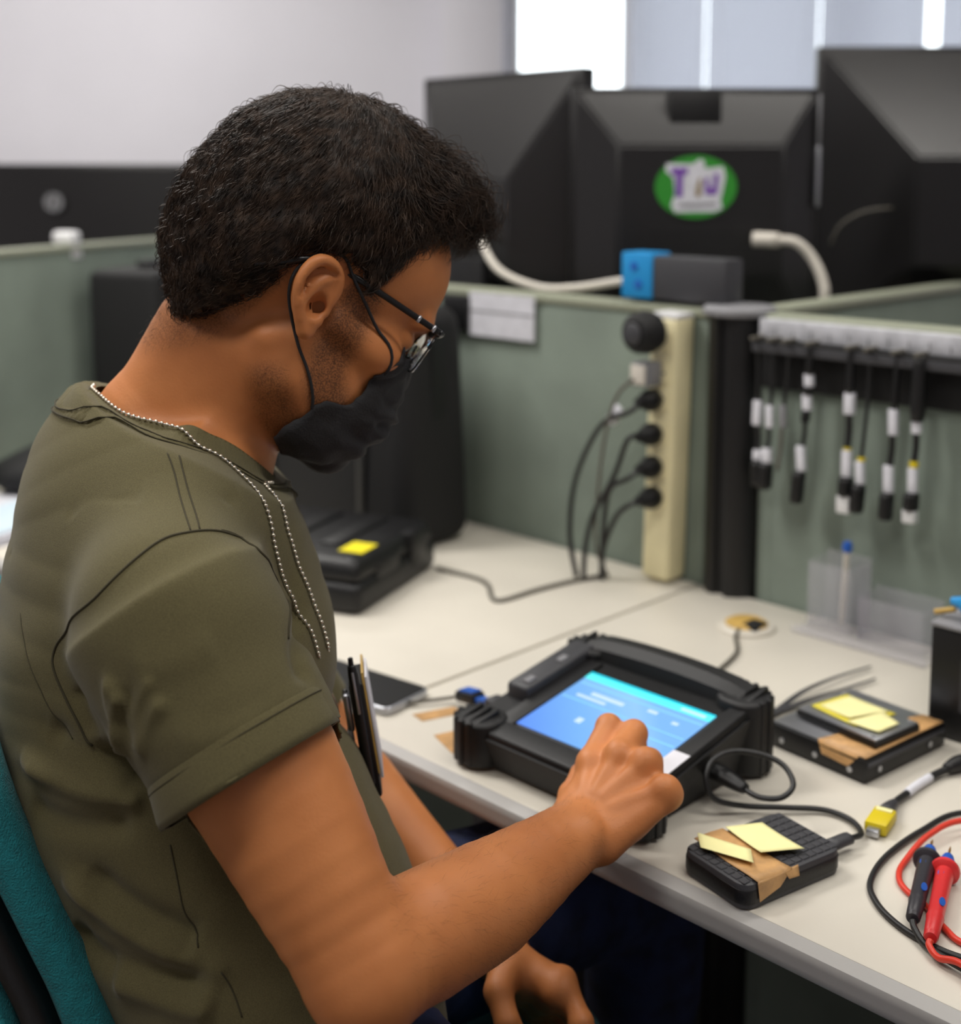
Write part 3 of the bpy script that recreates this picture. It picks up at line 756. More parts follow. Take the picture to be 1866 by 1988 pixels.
box('socket_shell', (-0.889, 0.917, 0.763), (0.028, 0.022, 0.014), M['darkgrey'], t, bevel=0.004)
for pts, lab in (([(-0.921, 0.853), (-0.878, 0.838), (-0.860, 0.884), (-0.905, 0.905)], 'strip of tan tape stuck to the desk in front of the tablet'),
                 ([(-0.975, 0.872), (-0.955, 0.868), (-0.940, 0.912), (-0.958, 0.918)], 'small faint tape residue on the desk beside the phone')):
    q = quadsheet('tape_strip', [D(a, b_, 0.7402) for a, b_ in pts], M['tape'], thick=0.0005)
    tag(q, lab, 'tape')
t = thing('desk_grommet', 'tan plastic cable grommet set into the right hand desk', 'grommet', D(-0.872, 1.352, 0.740), DR)
lathe('grommet_rim', [(0.022, 0.0), (0.036, 0.0), (0.037, 0.002), (0.034, 0.005), (0.024, 0.006), (0.022, 0.004)], M['desk'], t, n=36)
lathe('grommet_cover', [(0, 0.003), (0.026, 0.003), (0.027, 0.007), (0.022, 0.010), (0, 0.0105)], M['tan'], t, n=36)
box('cable_slot', (0.014, -0.004, 0.0072), (0.022, 0.030, 0.008), M['blackm'], t, bevel=0.003)
tag(tube('thin_cable', [D(-0.868, 1.338, 0.748), D(-0.860, 1.310, 0.7435), D(-0.829, 1.266, 0.743), D(-0.812, 1.205, 0.743), D(-0.803, 1.150, 0.743), D(-0.792, 1.08, 0.744), D(-0.785, 1.045, 0.752)], 0.0026, M['greywire'], n=8), 'grey cable from the desk grommet to the back of the tablet', 'cable')

# ================================================================== DRIVES
t = thing('portable_drive', 'black portable hard drive with ribbed lid, nearest the desk edge', 'hard drive', D(-0.539, 0.868, 0.7405), DR + R_(-12))
prism('drive_case', rrect(0.074, 0.112, 0.012, 6), 0.0, 0.021, M['darkgrey'], t, bevel=0.002, seg=2)
prism('drive_band', rrect(0.0755, 0.1135, 0.0125, 6), 0.004, 0.016, M['black'], t, bevel=0.001)
rib = bpy.data.meshes.new('lid_rib')
bm = bmesh.new(); add_box(bm, (0, 0, 0), (0.0070, 0.0070, 0.0012), 0.0005, 1); bm.to_mesh(rib); bm.free(); rib.materials.append(M['darkgrey'])
for i in range(8):
    for j in range(13):
        o = bpy.data.objects.new('lid_rib', rib); COL.objects.link(o); o.parent = t
        o.location = (-0.0294+i*0.0084, -0.0495+j*0.0083, 0.0214)
t = thing('kraft_tape', 'torn brown tape wrapped over the portable drive', 'tape', D(-0.539, 0.868, 0.7405), DR + R_(-12))
quadsheet('tape_top', [(-0.0385, -0.040, 0.0226), (0.0385, -0.044, 0.0226), (0.0385, -0.006, 0.0226), (-0.0385, -0.008, 0.0226)], M['tape'], t, 0.0006, 8, lambda s, q: 0.0005*math.sin(9*s+4*q))
quadsheet('tape_side', [(0.0386, -0.044, 0.0226), (0.0396, -0.042, 0.006), (0.0398, -0.020, 0.012), (0.0386, -0.006, 0.0226)], M['tape'], t, 0.0005, 6)
quadsheet('tape_flap', [(0.0375, -0.014, 0.0228), (0.0415, -0.012, 0.017), (0.042, -0.001, 0.0165), (0.0375, 0.002, 0.0228)], M['tape'], t, 0.0005, 4)
for pts, lab, wz in (([(-0.041, -0.034, 0.0238), (-0.020, -0.050, 0.0255), (0.022, -0.032, 0.0265), (0.003, -0.016, 0.0240)], 'blank pale yellow sticky note on the portable drive, nearer the desk edge', 0.004),
                     ([(-0.035, -0.008, 0.0245), (0.014, -0.016, 0.0270), (0.027, 0.020, 0.0255), (-0.024, 0.024, 0.0240)], 'blank pale yellow sticky note on the portable drive, nearer its cable', 0.003)):
    o = quadsheet('sticky_note', pts, M['note'], None, 0.0005, 8, lambda s, q, wz=wz: wz*(s-0.5)**2, loc=D(-0.539, 0.868, 0.7405), rot=(0, 0, DR + R_(-12)))
    tag(o, lab, 'sticky note', 'sticky notes on the portable drive')
# desktop drive with the laptop drive on it
t = thing('desktop_drive', 'thick black bare desktop hard drive at the back of the desk', 'hard drive', D(-0.602, 1.140, 0.7405), DR + R_(-6.5))
box('drive_body', (0, 0, 0.0125), (0.114, 0.136, 0.0225), M['black'], t, bevel=0.002)
box('top_plate', (0, 0, 0.0245), (0.108, 0.130, 0.002), M['silver'], t, bevel=0.0008)
for x in (-0.04, 0.0, 0.04):
    lathe('screw', [(0, 0), (0.003, 0), (0.003, 0.001), (0, 0.0012)], M['silver'], t, n=12, loc=(x, -0.068, 0.010), rot=(R_(90), 0, 0))
for y in (-0.045, 0.04):
    lathe('screw', [(0, 0), (0.003, 0), (0.003, 0.001), (0, 0.0012)], M['silver'], t, n=12, loc=(0.057, y, 0.010), rot=(0, R_(90), 0))
box('side_lip', (0.0575, 0, 0.018), (0.003, 0.13, 0.004), M['darkgrey'], t, bevel=0.001)
t = thing('kraft_tape', 'brown tape stuck across the desktop drive under the smaller drive', 'tape', D(-0.602, 1.140, 0.7405), DR + R_(-6.5))
quadsheet('tape_top', [(0.002, -0.0665, 0.0258), (0.0562, -0.0665, 0.0258), (0.0562, 0.064, 0.0258), (0.032, 0.064, 0.0258)], M['tape'], t, 0.0006, 6, lambda s, q: 0.0004*math.sin(11*s+5*q))
quadsheet('tape_side', [(0.002, -0.0672, 0.0262), (0.008, -0.0690, 0.014), (0.038, -0.0690, 0.012), (0.050, -0.0672, 0.0262)], M['tape'], t, 0.0005, 4)
t = thing('laptop_drive', 'slim silver laptop hard drive lying on the desktop drive', 'hard drive', D(-0.598, 1.132, 0.7673), DR + R_(-9))
box('drive_body', (0, 0, 0.0035), (0.096, 0.070, 0.0065), M['black'], t, bevel=0.001)
box('top_plate', (0, 0, 0.0078), (0.094, 0.068, 0.0022), M['silver'], t, bevel=0.0008)
for x in (-0.041, 0.041):
    for y in (-0.029, 0.029):
        lathe('screw', [(0, 0), (0.0022, 0), (0.0022, 0.0008), (0, 0.001)], M['grey'], t, n=10, loc=(x, y, 0.0089))
for pts, mm, lab in (([(-0.040, -0.022, 0.0098), (0.018, -0.026, 0.0098), (0.024, 0.030, 0.0100), (-0.036, 0.030, 0.0100)], 'noteedge', 'large yellow sticky note on the laptop drive, lowest of the pile'),
                 ([(-0.034, -0.016, 0.0106), (0.006, -0.020, 0.0122), (0.018, 0.028, 0.0112), (-0.030, 0.028, 0.0106)], 'note', 'large pale sticky note on the laptop drive, upper one'),
                 ([(0.008, -0.026, 0.0112), (0.042, -0.022, 0.0112), (0.042, 0.010, 0.0118), (0.018, 0.018, 0.0126)], 'note', 'small pale sticky note at the end of the laptop drive')):
    o = quadsheet('sticky_note', pts, M[mm], None, 0.0006, 6, lambda s, q: 0.0015*(s-0.5)**2, loc=D(-0.598, 1.132, 0.7673), rot=(0, 0, DR + R_(-9)))
    tag(o, lab, 'sticky note', 'sticky notes on the laptop drive')
# tweezers
t = thing('tweezers', 'dark metal tweezers lying behind the desktop drive', 'tweezers', D(-0.700, 1.145, 0.741), DR)
tube('arm', [(0, 0, 0.003), (-0.004, 0.06, 0.006), (0.0, 0.12, 0.006), (0.009, 0.19, 0.003)], lambda q: 0.0042-0.0028*q, M['darkgrey'], t, n=8, flat=0.5)
tube('arm', [(0.001, 0, 0.003), (0.012, 0.06, 0.004), (0.023, 0.11, 0.004), (0.031, 0.16, 0.003)], lambda q: 0.0042-0.0028*q, M['darkgrey'], t, n=8, flat=0.5)
box('joint', (0.0005, -0.004, 0.003), (0.010, 0.018, 0.006), M['darkgrey'], t, bevel=0.002)

# ================================================================== ACRYLIC HOLDER, PEN, BOX, BOTTLE
t = thing('acrylic_holder', 'clear acrylic desk holder standing against the partition', 'desk organizer', D(-0.735, 1.417, 0.7405), DR)
box('base_plate', (0, 0, 0.002), (0.178, 0.078, 0.004), M['acryl'], t, bevel=0.0008)
box('front_step', (0.0, -0.036, 0.006), (0.178, 0.004, 0.009), M['acryl'], t, bevel=0.0008)
for x in (-0.082, -0.022):
    box('tall_side', (x, 0.012, 0.046), (0.003, 0.045, 0.084), M['acryl'], t, bevel=0.0006)
box('tall_front', (-0.052, -0.012, 0.046), (0.057, 0.003, 0.084), M['acryl'], t, bevel=0.0006)
box('tall_back', (-0.052, 0.036, 0.049), (0.063, 0.003, 0.090), M['acryl'], t, bevel=0.0006)
for x in (-0.012, 0.074):
    box('low_side', (x, 0.012, 0.031), (0.003, 0.045, 0.054), M['acryl'], t, bevel=0.0006)
box('low_front', (0.031, -0.012, 0.031), (0.083, 0.003, 0.054), M['acryl'], t, bevel=0.0006)
box('low_back', (0.031, 0.036, 0.033), (0.089, 0.003, 0.058), M['acryl'], t, bevel=0.0006)
t = thing('pen', 'clear pen with a blue cap upright in the acrylic holder', 'pen', D(-0.782, 1.430, 0.745), DR)
t.rotation_euler = (R_(3), R_(4), DR)
lathe('barrel', [(0, 0), (0.0015, 0.001), (0.0038, 0.010), (0.0038, 0.103), (0, 0.103)], M['whitewire'], t, n=14)
lathe('cap', [(0.0042, 0.100), (0.0060, 0.102), (0.0062, 0.109), (0.0045, 0.113), (0, 0.114)], M['bluedk'], t, n=16)
t = thing('black_box', 'black box standing at the right frame edge behind the desktop drive', 'box', D(-0.470, 1.287, 0.7405), DR)
box('box_body', (0, 0, 0.0575), (0.19, 0.14, 0.115), M['black'], t, bevel=0.003)
box('box_lid', (0, 0, 0.1175), (0.192, 0.142, 0.004), M['grey'], t, bevel=0.001)
for k in range(5):
    box('front_slot', (-0.06+k*0.013, -0.0703, 0.06), (0.004, 0.0012, 0.055), M['darkgrey'], t)
t = thing('glue_bottle', 'white bottle with a blue nozzle lying on the black box', 'bottle', D(-0.545, 1.244, 0.8605), DR)
lathe('bottle_body', [(0, 0), (0.013, 0.0), (0.0165, 0.004), (0.0165, 0.05), (0.013, 0.058), (0, 0.059)], M['white'], t, n=24, loc=(0.010, 0, 0.0168), rot=(0, R_(90), 0))
lathe('nozzle', [(0, 0), (0.012, 0), (0.012, 0.008), (0.007, 0.014), (0.004, 0.024), (0, 0.025)], M['blue'], t, n=20, loc=(0.012, 0, 0.0168), rot=(0, R_(-90), 0))
tube('orange_tip', [(-0.006, -0.004, 0.010), (-0.018, -0.006, 0.006), (-0.026, -0.008, 0.0035)], 0.003, M['tan'], t, n=8, sub=2)

# ================================================================== CABLE WITH YELLOW PLUG, TEST PROBES
t = thing('adapter_cable', 'black cable with a yellow plug lying at the right of the desk', 'cable', D(0, 0, 0), DR)
box('yellow_plug', (-0.5045, 1.004, 0.7465), (0.020, 0.034, 0.011), M['yellow'], t, bevel=0.0025, rot=(0, 0, R_(12)))
box('plug_grip', (-0.5065, 1.014, 0.7525), (0.014, 0.006, 0.0012), M['note'], t, rot=(0, 0, R_(12)))
box('metal_tip', (-0.5008, 0.984, 0.7455), (0.011, 0.009, 0.006), M['silver'], t, bevel=0.0008, rot=(0, 0, R_(12)))
tube('plug_boot', [(-0.508, 1.020, 0.7465), (-0.5105, 1.032, 0.7465), (-0.512, 1.044, 0.746)], lambda q: 0.008-0.004*q, M['darkgrey'], t, n=10, sub=3)
tube('cord', [(-0.512, 1.043, 0.746), (-0.5135, 1.058, 0.745), (-0.5135, 1.074, 0.745)], 0.0032, M['wire'], t, n=8)
tube('grey_sleeve', [(-0.5135, 1.072, 0.745), (-0.514, 1.090, 0.745), (-0.513, 1.116, 0.745)], 0.0042, M['paper'], t, n=10)
tube('cord', [(-0.513, 1.115, 0.745), (-0.511, 1.130, 0.7455), (-0.508, 1.140, 0.7465)], 0.0036, M['wire'], t, n=8)
tube('far_plug', [(-0.508, 1.139, 0.7475), (-0.504, 1.156, 0.7485), (-0.496, 1.180, 0.7485)], lambda q: 0.0045+0.0035*min(1, q*2), M['black'], t, n=10, sub=3)
def probe(name, a, b_, m, wm, label, cord, tilt=0.0):
    """probe lying on the desk, tip end at b"""
    A, B = Vector((*a, 0)), Vector((*b_, 0))
    dv = (B - A).normalized()
    Lg = (B - A).length
    t = thing(name, label, 'test probe', D(a[0], a[1], 0.7505), DR + math.atan2(dv.y, dv.x) - math.pi/2)
    s = Lg / 0.108
    mt = Matrix.Rotation(R_(-90), 4, 'X')
    lathe('strain_relief', [(0, 0), (0.0045, 0), (0.0055, 0.002), (0.0045, 0.004), (0.0056, 0.006), (0.0062, 0.022*s), (0.0068, 0.026*s), (0, 0.026*s)], m, t, n=18, mtx=mt)
    lathe('handle', [(0, 0.026*s), (0.0062, 0.026*s), (0.0066, 0.055*s), (0.0072, 0.085*s), (0.0074, 0.094*s), (0, 0.094*s)], m, t, n=18, mtx=mt)
    lathe('finger_guard', [(0.006, 0.088*s), (0.0112, 0.091*s), (0.0116, 0.094*s), (0.007, 0.0965*s), (0.006, 0.0965*s)], m, t, n=24, mtx=mt)
    lathe('blue_collar', [(0.0066, 0.095*s), (0.0064, 0.106*s), (0.0045, 0.114*s), (0.0, 0.116*s)], M['bluedk'], t, n=18, mtx=mt)
    lathe('needle', [(0.0011, 0.112*s), (0.0011, 0.126*s), (0.0002, 0.132*s)], M['brass'], t, n=10, mtx=mt)
    for y, xx in ((0.040*s, 0.0035), (0.080*s, -0.002)):
        o = lathe('blue_inlay', [(0, -0.0006), (0.0036, -0.0004), (0.0036, 0.0004), (0, 0.0006)], M['bluedk'], t, n=16)
        o.scale = (0.7, 1.6, 1); o.location = (xx, y, 0.0060); o.rotation_euler = (0, R_(30 if xx > 0 else -15), 0)
    tag(tube('probe_lead', [D(*p) for p in cord], 0.0026, wm, n=10, sub=8), cord_label[name], 'cable')
cord_label = {'black_probe': 'black test lead curling from the black probe across the desk', 'red_probe': 'red test lead curling from the red probe across the desk'}
M['blackprobe'] = mat('black_probe_plastic', (46, 44, 50), 0.4, bump=0.05)
probe('black_probe', (-0.411, 0.876), (-0.4465, 0.977), M['blackprobe'], M['wire'], 'black test probe with blue collar lying beside the red one',
      [(-0.410, 0.874, 0.750), (-0.405, 0.868, 0.748), (-0.391, 0.859, 0.745), (-0.362, 0.8515, 0.745), (-0.33, 0.85, 0.744), (-0.30, 0.862, 0.744), (-0.31, 0.885, 0.744), (-0.367, 0.866, 0.7432), (-0.398, 0.866, 0.7432), (-0.423, 0.873, 0.7432), (-0.447, 0.888, 0.7432), (-0.465, 0.912, 0.7432), (-0.475, 0.957, 0.7432), (-0.473, 1.019, 0.744), (-0.460, 1.074, 0.745), (-0.40, 1.12, 0.744), (-0.30, 1.13, 0.744)])
probe('red_probe', (-0.390, 0.862), (-0.4295, 0.974), M['red'], M['redwire'], 'red test probe with blue collar and brass needle tip',
      [(-0.389, 0.860, 0.750), (-0.388, 0.856, 0.748), (-0.378, 0.850, 0.746), (-0.361, 0.847, 0.751), (-0.33, 0.84, 0.749), (-0.29, 0.86, 0.744), (-0.31, 0.895, 0.743), (-0.37, 0.884, 0.7432), (-0.392, 0.892, 0.7432), (-0.415, 0.910, 0.7432), (-0.440, 0.922, 0.7432), (-0.453, 0.937, 0.7432), (-0.460, 0.961, 0.7432), (-0.461, 1.006, 0.749), (-0.448, 1.05, 0.751), (-0.40, 1.09, 0.744), (-0.30, 1.10, 0.744)])
J = {
    'ear_near': (-0.1240, 0.9714, 1.2135),
    't_neck': (-0.2531, 1.0361, 1.0917),
    't_top': (-0.2693, 1.0315, 1.0546),
    't_chest': (-0.2646, 1.0258, 1.0081),
    't_mid': (-0.2582, 1.0160, 0.9279),
    't_low': (-0.2625, 1.0061, 0.8477),
    't_waist': (-0.2193, 0.9902, 0.7618),
    't_belly': (-0.1752, 0.9700, 0.6841),
    't_hip': (-0.1547, 0.9495, 0.6040),
    'n0': (-0.2044, 1.0407, 1.1726),
    'n1': (-0.2318, 1.0393, 1.1179),
    'n2': (-0.2531, 1.0358, 1.0892),
    'sh_r': (-0.2139, 0.8609, 1.0067),
    'el_r': (-0.0743, 0.7764, 0.7953),
    'wr_r': (0.0809, 0.9722, 0.7884),
    'hem_r': (-0.1613, 0.8068, 0.9123),
    'sh_l': (-0.2751, 1.1896, 0.9140),
    'el_l': (-0.1660, 1.1972, 0.7598),
    'wr_l': (0.0192, 1.0589, 0.6292),
    'i0': (0.0935, 1.0260, 0.8194),
    'i1': (0.1119, 1.0640, 0.8343),
    'i2': (0.1236, 1.0946, 0.8070),
    'i3': (0.1279, 1.1099, 0.7842),
    'm0': (0.1162, 1.0168, 0.8310),
    'm1': (0.1327, 1.0542, 0.8330),
    'm2': (0.1375, 1.0718, 0.8032),
    'm3': (0.1301, 1.0609, 0.7918),
    'r0': (0.1363, 1.0020, 0.8317),
    'r1': (0.1447, 1.0383, 0.8154),
    'r2': (0.1405, 1.0437, 0.7909),
    'r3': (0.1288, 1.0269, 0.7923),
    'p0': (0.1494, 0.9793, 0.8198),
    'p1': (0.1518, 1.0086, 0.7993),
    'p2': (0.1411, 1.0071, 0.7865),
    'p3': (0.1303, 0.9969, 0.7904),
    'th0': (0.0755, 0.9902, 0.7877),
    'th1': (0.0786, 1.0327, 0.7871),
    'th2': (0.0893, 1.0689, 0.7879),
    'th3': (0.1039, 1.0887, 0.7845),
    'li0': (0.0697, 1.0114, 0.6316),
    'li1': (0.0838, 0.9876, 0.6106),
    'li2': (0.0752, 0.9842, 0.5829),
    'li3': (0.0660, 0.9923, 0.5628),
    'lm0': (0.0672, 1.0400, 0.6051),
    'lm1': (0.0885, 1.0210, 0.5798),
    'lm2': (0.0792, 1.0123, 0.5525),
    'lm3': (0.0679, 1.0207, 0.5342),
    'lr0': (0.0595, 1.0639, 0.5830),
    'lr1': (0.0819, 1.0497, 0.5543),
    'lr2': (0.0760, 1.0412, 0.5284),
    'lr3': (0.0649, 1.0447, 0.5134),
    'lp0': (0.0526, 1.0828, 0.5635),
    'lp1': (0.0711, 1.0739, 0.5344),
    'lp2': (0.0685, 1.0661, 0.5148),
    'lp3': (0.0615, 1.0650, 0.5055),
    'lt0': (0.0253, 1.0280, 0.6371),
    'lt1': (0.0151, 0.9956, 0.6329),
    'lt2': (0.0221, 0.9778, 0.6176),
    'lt3': (0.0328, 0.9760, 0.6028),
    'hip_r': (-0.1658, 0.8742, 0.6393),
    'hip_l': (-0.1971, 1.0421, 0.5352),
}
# ================================================================== IMPLICIT-SURFACE MODELLER (bodies, cloth, hair cap)
def A3(p): return np.asarray(p, float)
class Field:
    """ordered smooth union / subtraction of simple solids"""
    def __init__(self): self.pr = []
    def _add(self, fn, c, r, k, op): self.pr.append((fn, A3(c), float(r), float(k), op)); return self
    def cone(self, a, b, ra, rb, k=0.01, op='+'):
        a, b = A3(a), A3(b); ab = b - a; L2 = max(ab @ ab, 1e-12)
        def fn(p, bc=None, br=0):
            t = np.clip(((p - a) @ ab) / L2, 0, 1)
            return np.linalg.norm(p - a - t[:, None] * ab, axis=1) - (ra + (rb - ra) * t)
        return self._add(fn, (a + b) / 2, math.sqrt(L2) / 2 + max(ra, rb), k, op)
    def chain(self, pts, rs, k=0.004, op='+'):
        for (a, b, ra, rb) in zip(pts, pts[1:], rs, rs[1:]): self.cone(a, b, ra, rb, k, op)
        return self
    def ell(self, c, r, R=None, k=0.01, op='+'):
        c, r = A3(c), A3(r); Rm = np.eye(3) if R is None else np.asarray(R, float)   # rows = local axes in world
        def fn(p, bc=None, br=0):
            q = (p - c) @ Rm.T
            k0 = np.linalg.norm(q / r, axis=1); k1 = np.linalg.norm(q / (r * r), axis=1)
            return np.where(k1 > 1e-9, k0 * (k0 - 1) / np.maximum(k1, 1e-9), -r.min())
        return self._add(fn, c, r.max(), k, op)
    def loft(self, cs, aa, bb, side, k=0.01, op='+', sub=4, capr=None):
        """elliptical sections along a curve: aa half width along `side` (one or per station), bb the other way"""
        cs = [Vector(c) for c in cs]
        C = np.array([tuple(v) for v in catmull(cs, sub)])
        n = len(cs); tt = np.linspace(0, n - 1, len(C))
        a_ = np.interp(tt, range(n), aa); b_ = np.interp(tt, range(n), bb)
        sd = np.asarray(side, float)
        if sd.ndim == 1: sd = np.repeat(sd[None], len(C), 0)
        else: sd = np.stack([np.interp(tt, range(n), sd[:, i]) for i in range(3)], 1)
        seg = C[1:] - C[:-1]; L = np.linalg.norm(seg, axis=1); T = seg / L[:, None]
        SS = sd[:-1] - T * (sd[:-1] * T).sum(1)[:, None]; SS /= np.linalg.norm(SS, axis=1)[:, None]; FF = np.cross(T, SS); bc_end = [1]
        mid = (C[1:] + C[:-1]) / 2; rad = L / 2 + np.maximum(np.maximum(a_[1:], a_[:-1]), np.maximum(b_[1:], b_[:-1]))
        def fn(p, bc=None, br=0):
            best = np.full(len(p), 1e9)
            use = range(len(seg))
            if bc is not None:
                m_ = np.abs(((bc - mid) * T).sum(1)) < L / 2 + br + 0.035
                if bc_end[0] is not None and not m_.any(): m_[np.argmin(np.linalg.norm(mid - bc, axis=1))] = True
                m_[0] |= ((bc - C[0]) @ T[0]) < br; m_[-1] |= ((bc - C[-1]) @ T[-1]) > -br
                use = np.flatnonzero(m_)
                cl = np.linalg.norm(mid - bc, axis=1)[use]
                use = use[cl < cl.min() + 0.12]
            for i in use:
                t = ((p - C[i]) @ T[i]) / L[i]
                over = np.maximum(np.maximum(t - 1, -t), 0) * L[i]
                tc = np.clip(t, 0, 1)
                q = p - C[i] - (tc * L[i])[:, None] * T[i]
                x, y, z = q @ SS[i], q @ FF[i], q @ T[i]
                a = a_[i] + (a_[i + 1] - a_[i]) * tc; b = b_[i] + (b_[i + 1] - b_[i]) * tc
                m = np.minimum(a, b); mz = m
                k0 = np.sqrt((x / a) ** 2 + (y / b) ** 2 + (z / mz) ** 2)
                k1 = np.sqrt((x / a ** 2) ** 2 + (y / b ** 2) ** 2 + (z / mz ** 2) ** 2)
                d = np.where(k1 > 1e-9, k0 * (k0 - 1) / np.maximum(k1, 1e-9), -m)
                best = np.minimum(best, d)
            if capr is not None:
                best = np.maximum(best, np.maximum((C[0] - p) @ T[0], (p - C[-1]) @ T[-1]) - capr)
            return best
        c = C.mean(0)
        return self._add(fn, c, np.linalg.norm(C - c, axis=1).max() + max(a_.max(), b_.max()), k, op)
    def __call__(self, p, margin=0.05, bs=0.06):
        out = np.empty(len(p))
        if len(p) == 0: return out
        key = np.floor(p / bs).astype(np.int64) + 4096
        key = (key[:, 0] << 32) | (key[:, 1] << 16) | key[:, 2]
        order = np.argsort(key, kind='stable')
        ks = key[order]
        cuts = np.flatnonzero(np.diff(ks)) + 1
        starts = np.concatenate([[0], cuts]); ends = np.concatenate([cuts, [len(ks)]])
        C = np.array([q[1] for q in self.pr]); Rr = np.array([q[2] for q in self.pr])
        ps = p[order]
        res = np.empty(len(p))
        for s_, e_ in zip(starts, ends):
            P_ = ps[s_:e_]
            c = (P_.min(0) + P_.max(0)) / 2
            rb = np.linalg.norm(P_ - c, axis=1).max()
            d = np.full(len(P_), 0.3)
            for i in np.flatnonzero(np.linalg.norm(C - c, axis=1) < Rr + rb + margin):
                fn, _, _, k, op = self.pr[i]
                q = fn(P_, c, rb)
                if q is None: continue
                if op == '+':
                    h = np.clip(0.5 + 0.5 * (d - q) / k, 0, 1)
                    d = d + (q - d) * h - k * h * (1 - h)
                elif op == '-':
                    q = -q
                    h = np.clip(0.5 - 0.5 * (d - q) / k, 0, 1)
                    d = d + (q - d) * h + k * h * (1 - h)
                else:
                    d = d + q
            res[s_:e_] = d
        out[order] = res
        return out
def polygonize(F, lo, hi, h, newton=1):
    """sparse surface nets: returns verts, quads"""
    lo = A3(lo); H = 4 * h
    n = np.ceil((A3(hi) - lo) / H).astype(int) + 1
    gi = np.stack(np.meshgrid(*[np.arange(x) for x in n], indexing='ij'), -1).reshape(-1, 3)
    d = F(lo + (gi + 0.5) * H, 0.06, 0.12)
    act = gi[np.abs(d) < H * 1.25]
    off = np.stack(np.meshgrid(*[np.arange(4)] * 3, indexing='ij'), -1).reshape(-1, 3)
    cells = (act[:, None] * 4 + off[None]).reshape(-1, 3)
    S = np.array([1, 1 << 20, 1 << 40], dtype=np.int64)
    pk = lambda c: (c.astype(np.int64) + 8) @ S
    c8 = np.stack(np.meshgrid([0, 1], [0, 1], [0, 1], indexing='ij'), -1).reshape(-1, 3)     # index = 4x+2y+z
    cp = pk(cells)
    allk = (cp[:, None] + (c8 @ S)[None])
    uk, inv = np.unique(allk.ravel(), return_inverse=True)
    inv = inv.reshape(-1, 8)
    ux = np.stack([uk & ((1 << 20) - 1), (uk >> 20) & ((1 << 20) - 1), uk >> 40], -1) - 8
    val = np.empty(len(uk))
    for i in range(0, len(uk), 400000):
        val[i:i + 400000] = F(lo + ux[i:i + 400000] * h)
    cv = val[inv]
    mixed = (cv.min(1) < 0) & (cv.max(1) >= 0)
    cells, cv, cp = cells[mixed], cv[mixed], cp[mixed]
    edges = [(0, 4), (1, 5), (2, 6), (3, 7), (0, 2), (1, 3), (4, 6), (5, 7), (0, 1), (2, 3), (4, 5), (6, 7)]
    acc = np.zeros((len(cells), 3)); cnt = np.zeros(len(cells))
    for a, b in edges:
        va, vb = cv[:, a], cv[:, b]
        m = (va < 0) != (vb < 0)
        t = va[m] / (va[m] - vb[m])
        acc[m] += c8[a] + t[:, None] * (c8[b] - c8[a]); cnt[m] += 1
    V = lo + (cells + acc / cnt[:, None]) * h
    order = np.argsort(cp); scp = cp[order]
    def find(k):
        i = np.clip(np.searchsorted(scp, k), 0, len(scp) - 1)
        return np.where(scp[i] == k, order[i], -1)
    quads = []
    e = np.eye(3, dtype=int); hi_c = {0: 4, 1: 2, 2: 1}
    for ax in range(3):
        b, c = (ax + 1) % 3, (ax + 2) % 3
        v0, v1 = cv[:, 0], cv[:, hi_c[ax]]
        m = (v0 < 0) != (v1 < 0)
        base_ = cp[m]; flip = (v0[m] >= 0)
        q = np.stack([find(base_), find(base_ - e[b] @ S), find(base_ - e[b] @ S - e[c] @ S), find(base_ - e[c] @ S)], 1)
        ok = (q >= 0).all(1)
        q, flip = q[ok], flip[ok]
        q[flip] = q[flip][:, ::-1]
        quads.append(q)
    Q = np.concatenate(quads)
    for _ in range(newton):
        V = project(F, V, h * 0.4, h)
    return V, Q
TET = np.array([[1, 1, 1], [1, -1, -1], [-1, 1, -1], [-1, -1, 1]], float)
def grad(F, V, e, full=False):
    g = np.zeros_like(V); m = np.zeros(len(V))
    for k in TET:
        d = F(V + k * e); g += d[:, None] * k; m += d
    g /= 4 * e
    return (g, m / 4) if full else g
def project(F, V, e, lim):
    g, d = grad(F, V, e, True)
    s = d / np.maximum((g * g).sum(1), 0.15)
    return V - np.clip(s, -lim, lim)[:, None] * g
def np_mesh(name, V, Q, m, parent=None, smooth=True):
    me = bpy.data.meshes.new(name)
    me.vertices.add(len(V)); me.vertices.foreach_set('co', np.ascontiguousarray(V, dtype=np.float32).ravel())
    k = Q.shape[1]
    me.loops.add(len(Q) * k); me.loops.foreach_set('vertex_index', np.ascontiguousarray(Q, dtype=np.int32).ravel())
    me.polygons.add(len(Q)); me.polygons.foreach_set('loop_start', np.arange(0, len(Q) * k, k, dtype=np.int32))
    me.update(calc_edges=True)
    me.validate()
    if smooth: me.polygons.foreach_set('use_smooth', np.ones(len(me.polygons), dtype=bool))
    if m is not None: me.materials.append(m)
    o = bpy.data.objects.new(name, me); COL.objects.link(o)
    if parent is not None: o.parent = parent
    return o
def poly_dist(V, pts, sub=8):
    """distance of every vertex to a smooth curve, and the parameter 0..1 of the nearest point"""
    C = np.array([tuple(p) for p in catmull(pts, sub)])
    best = np.full(len(V), 1e9); tt = np.zeros(len(V))
    for i in range(len(C) - 1):
        ab = C[i + 1] - C[i]
        t = np.clip(((V - C[i]) @ ab) / max(ab @ ab, 1e-12), 0, 1)
        d = np.linalg.norm(V - C[i] - t[:, None] * ab, axis=1)
        m = d < best
        best[m] = d[m]; tt[m] = (i + t[m]) / (len(C) - 1)
    return best, tt
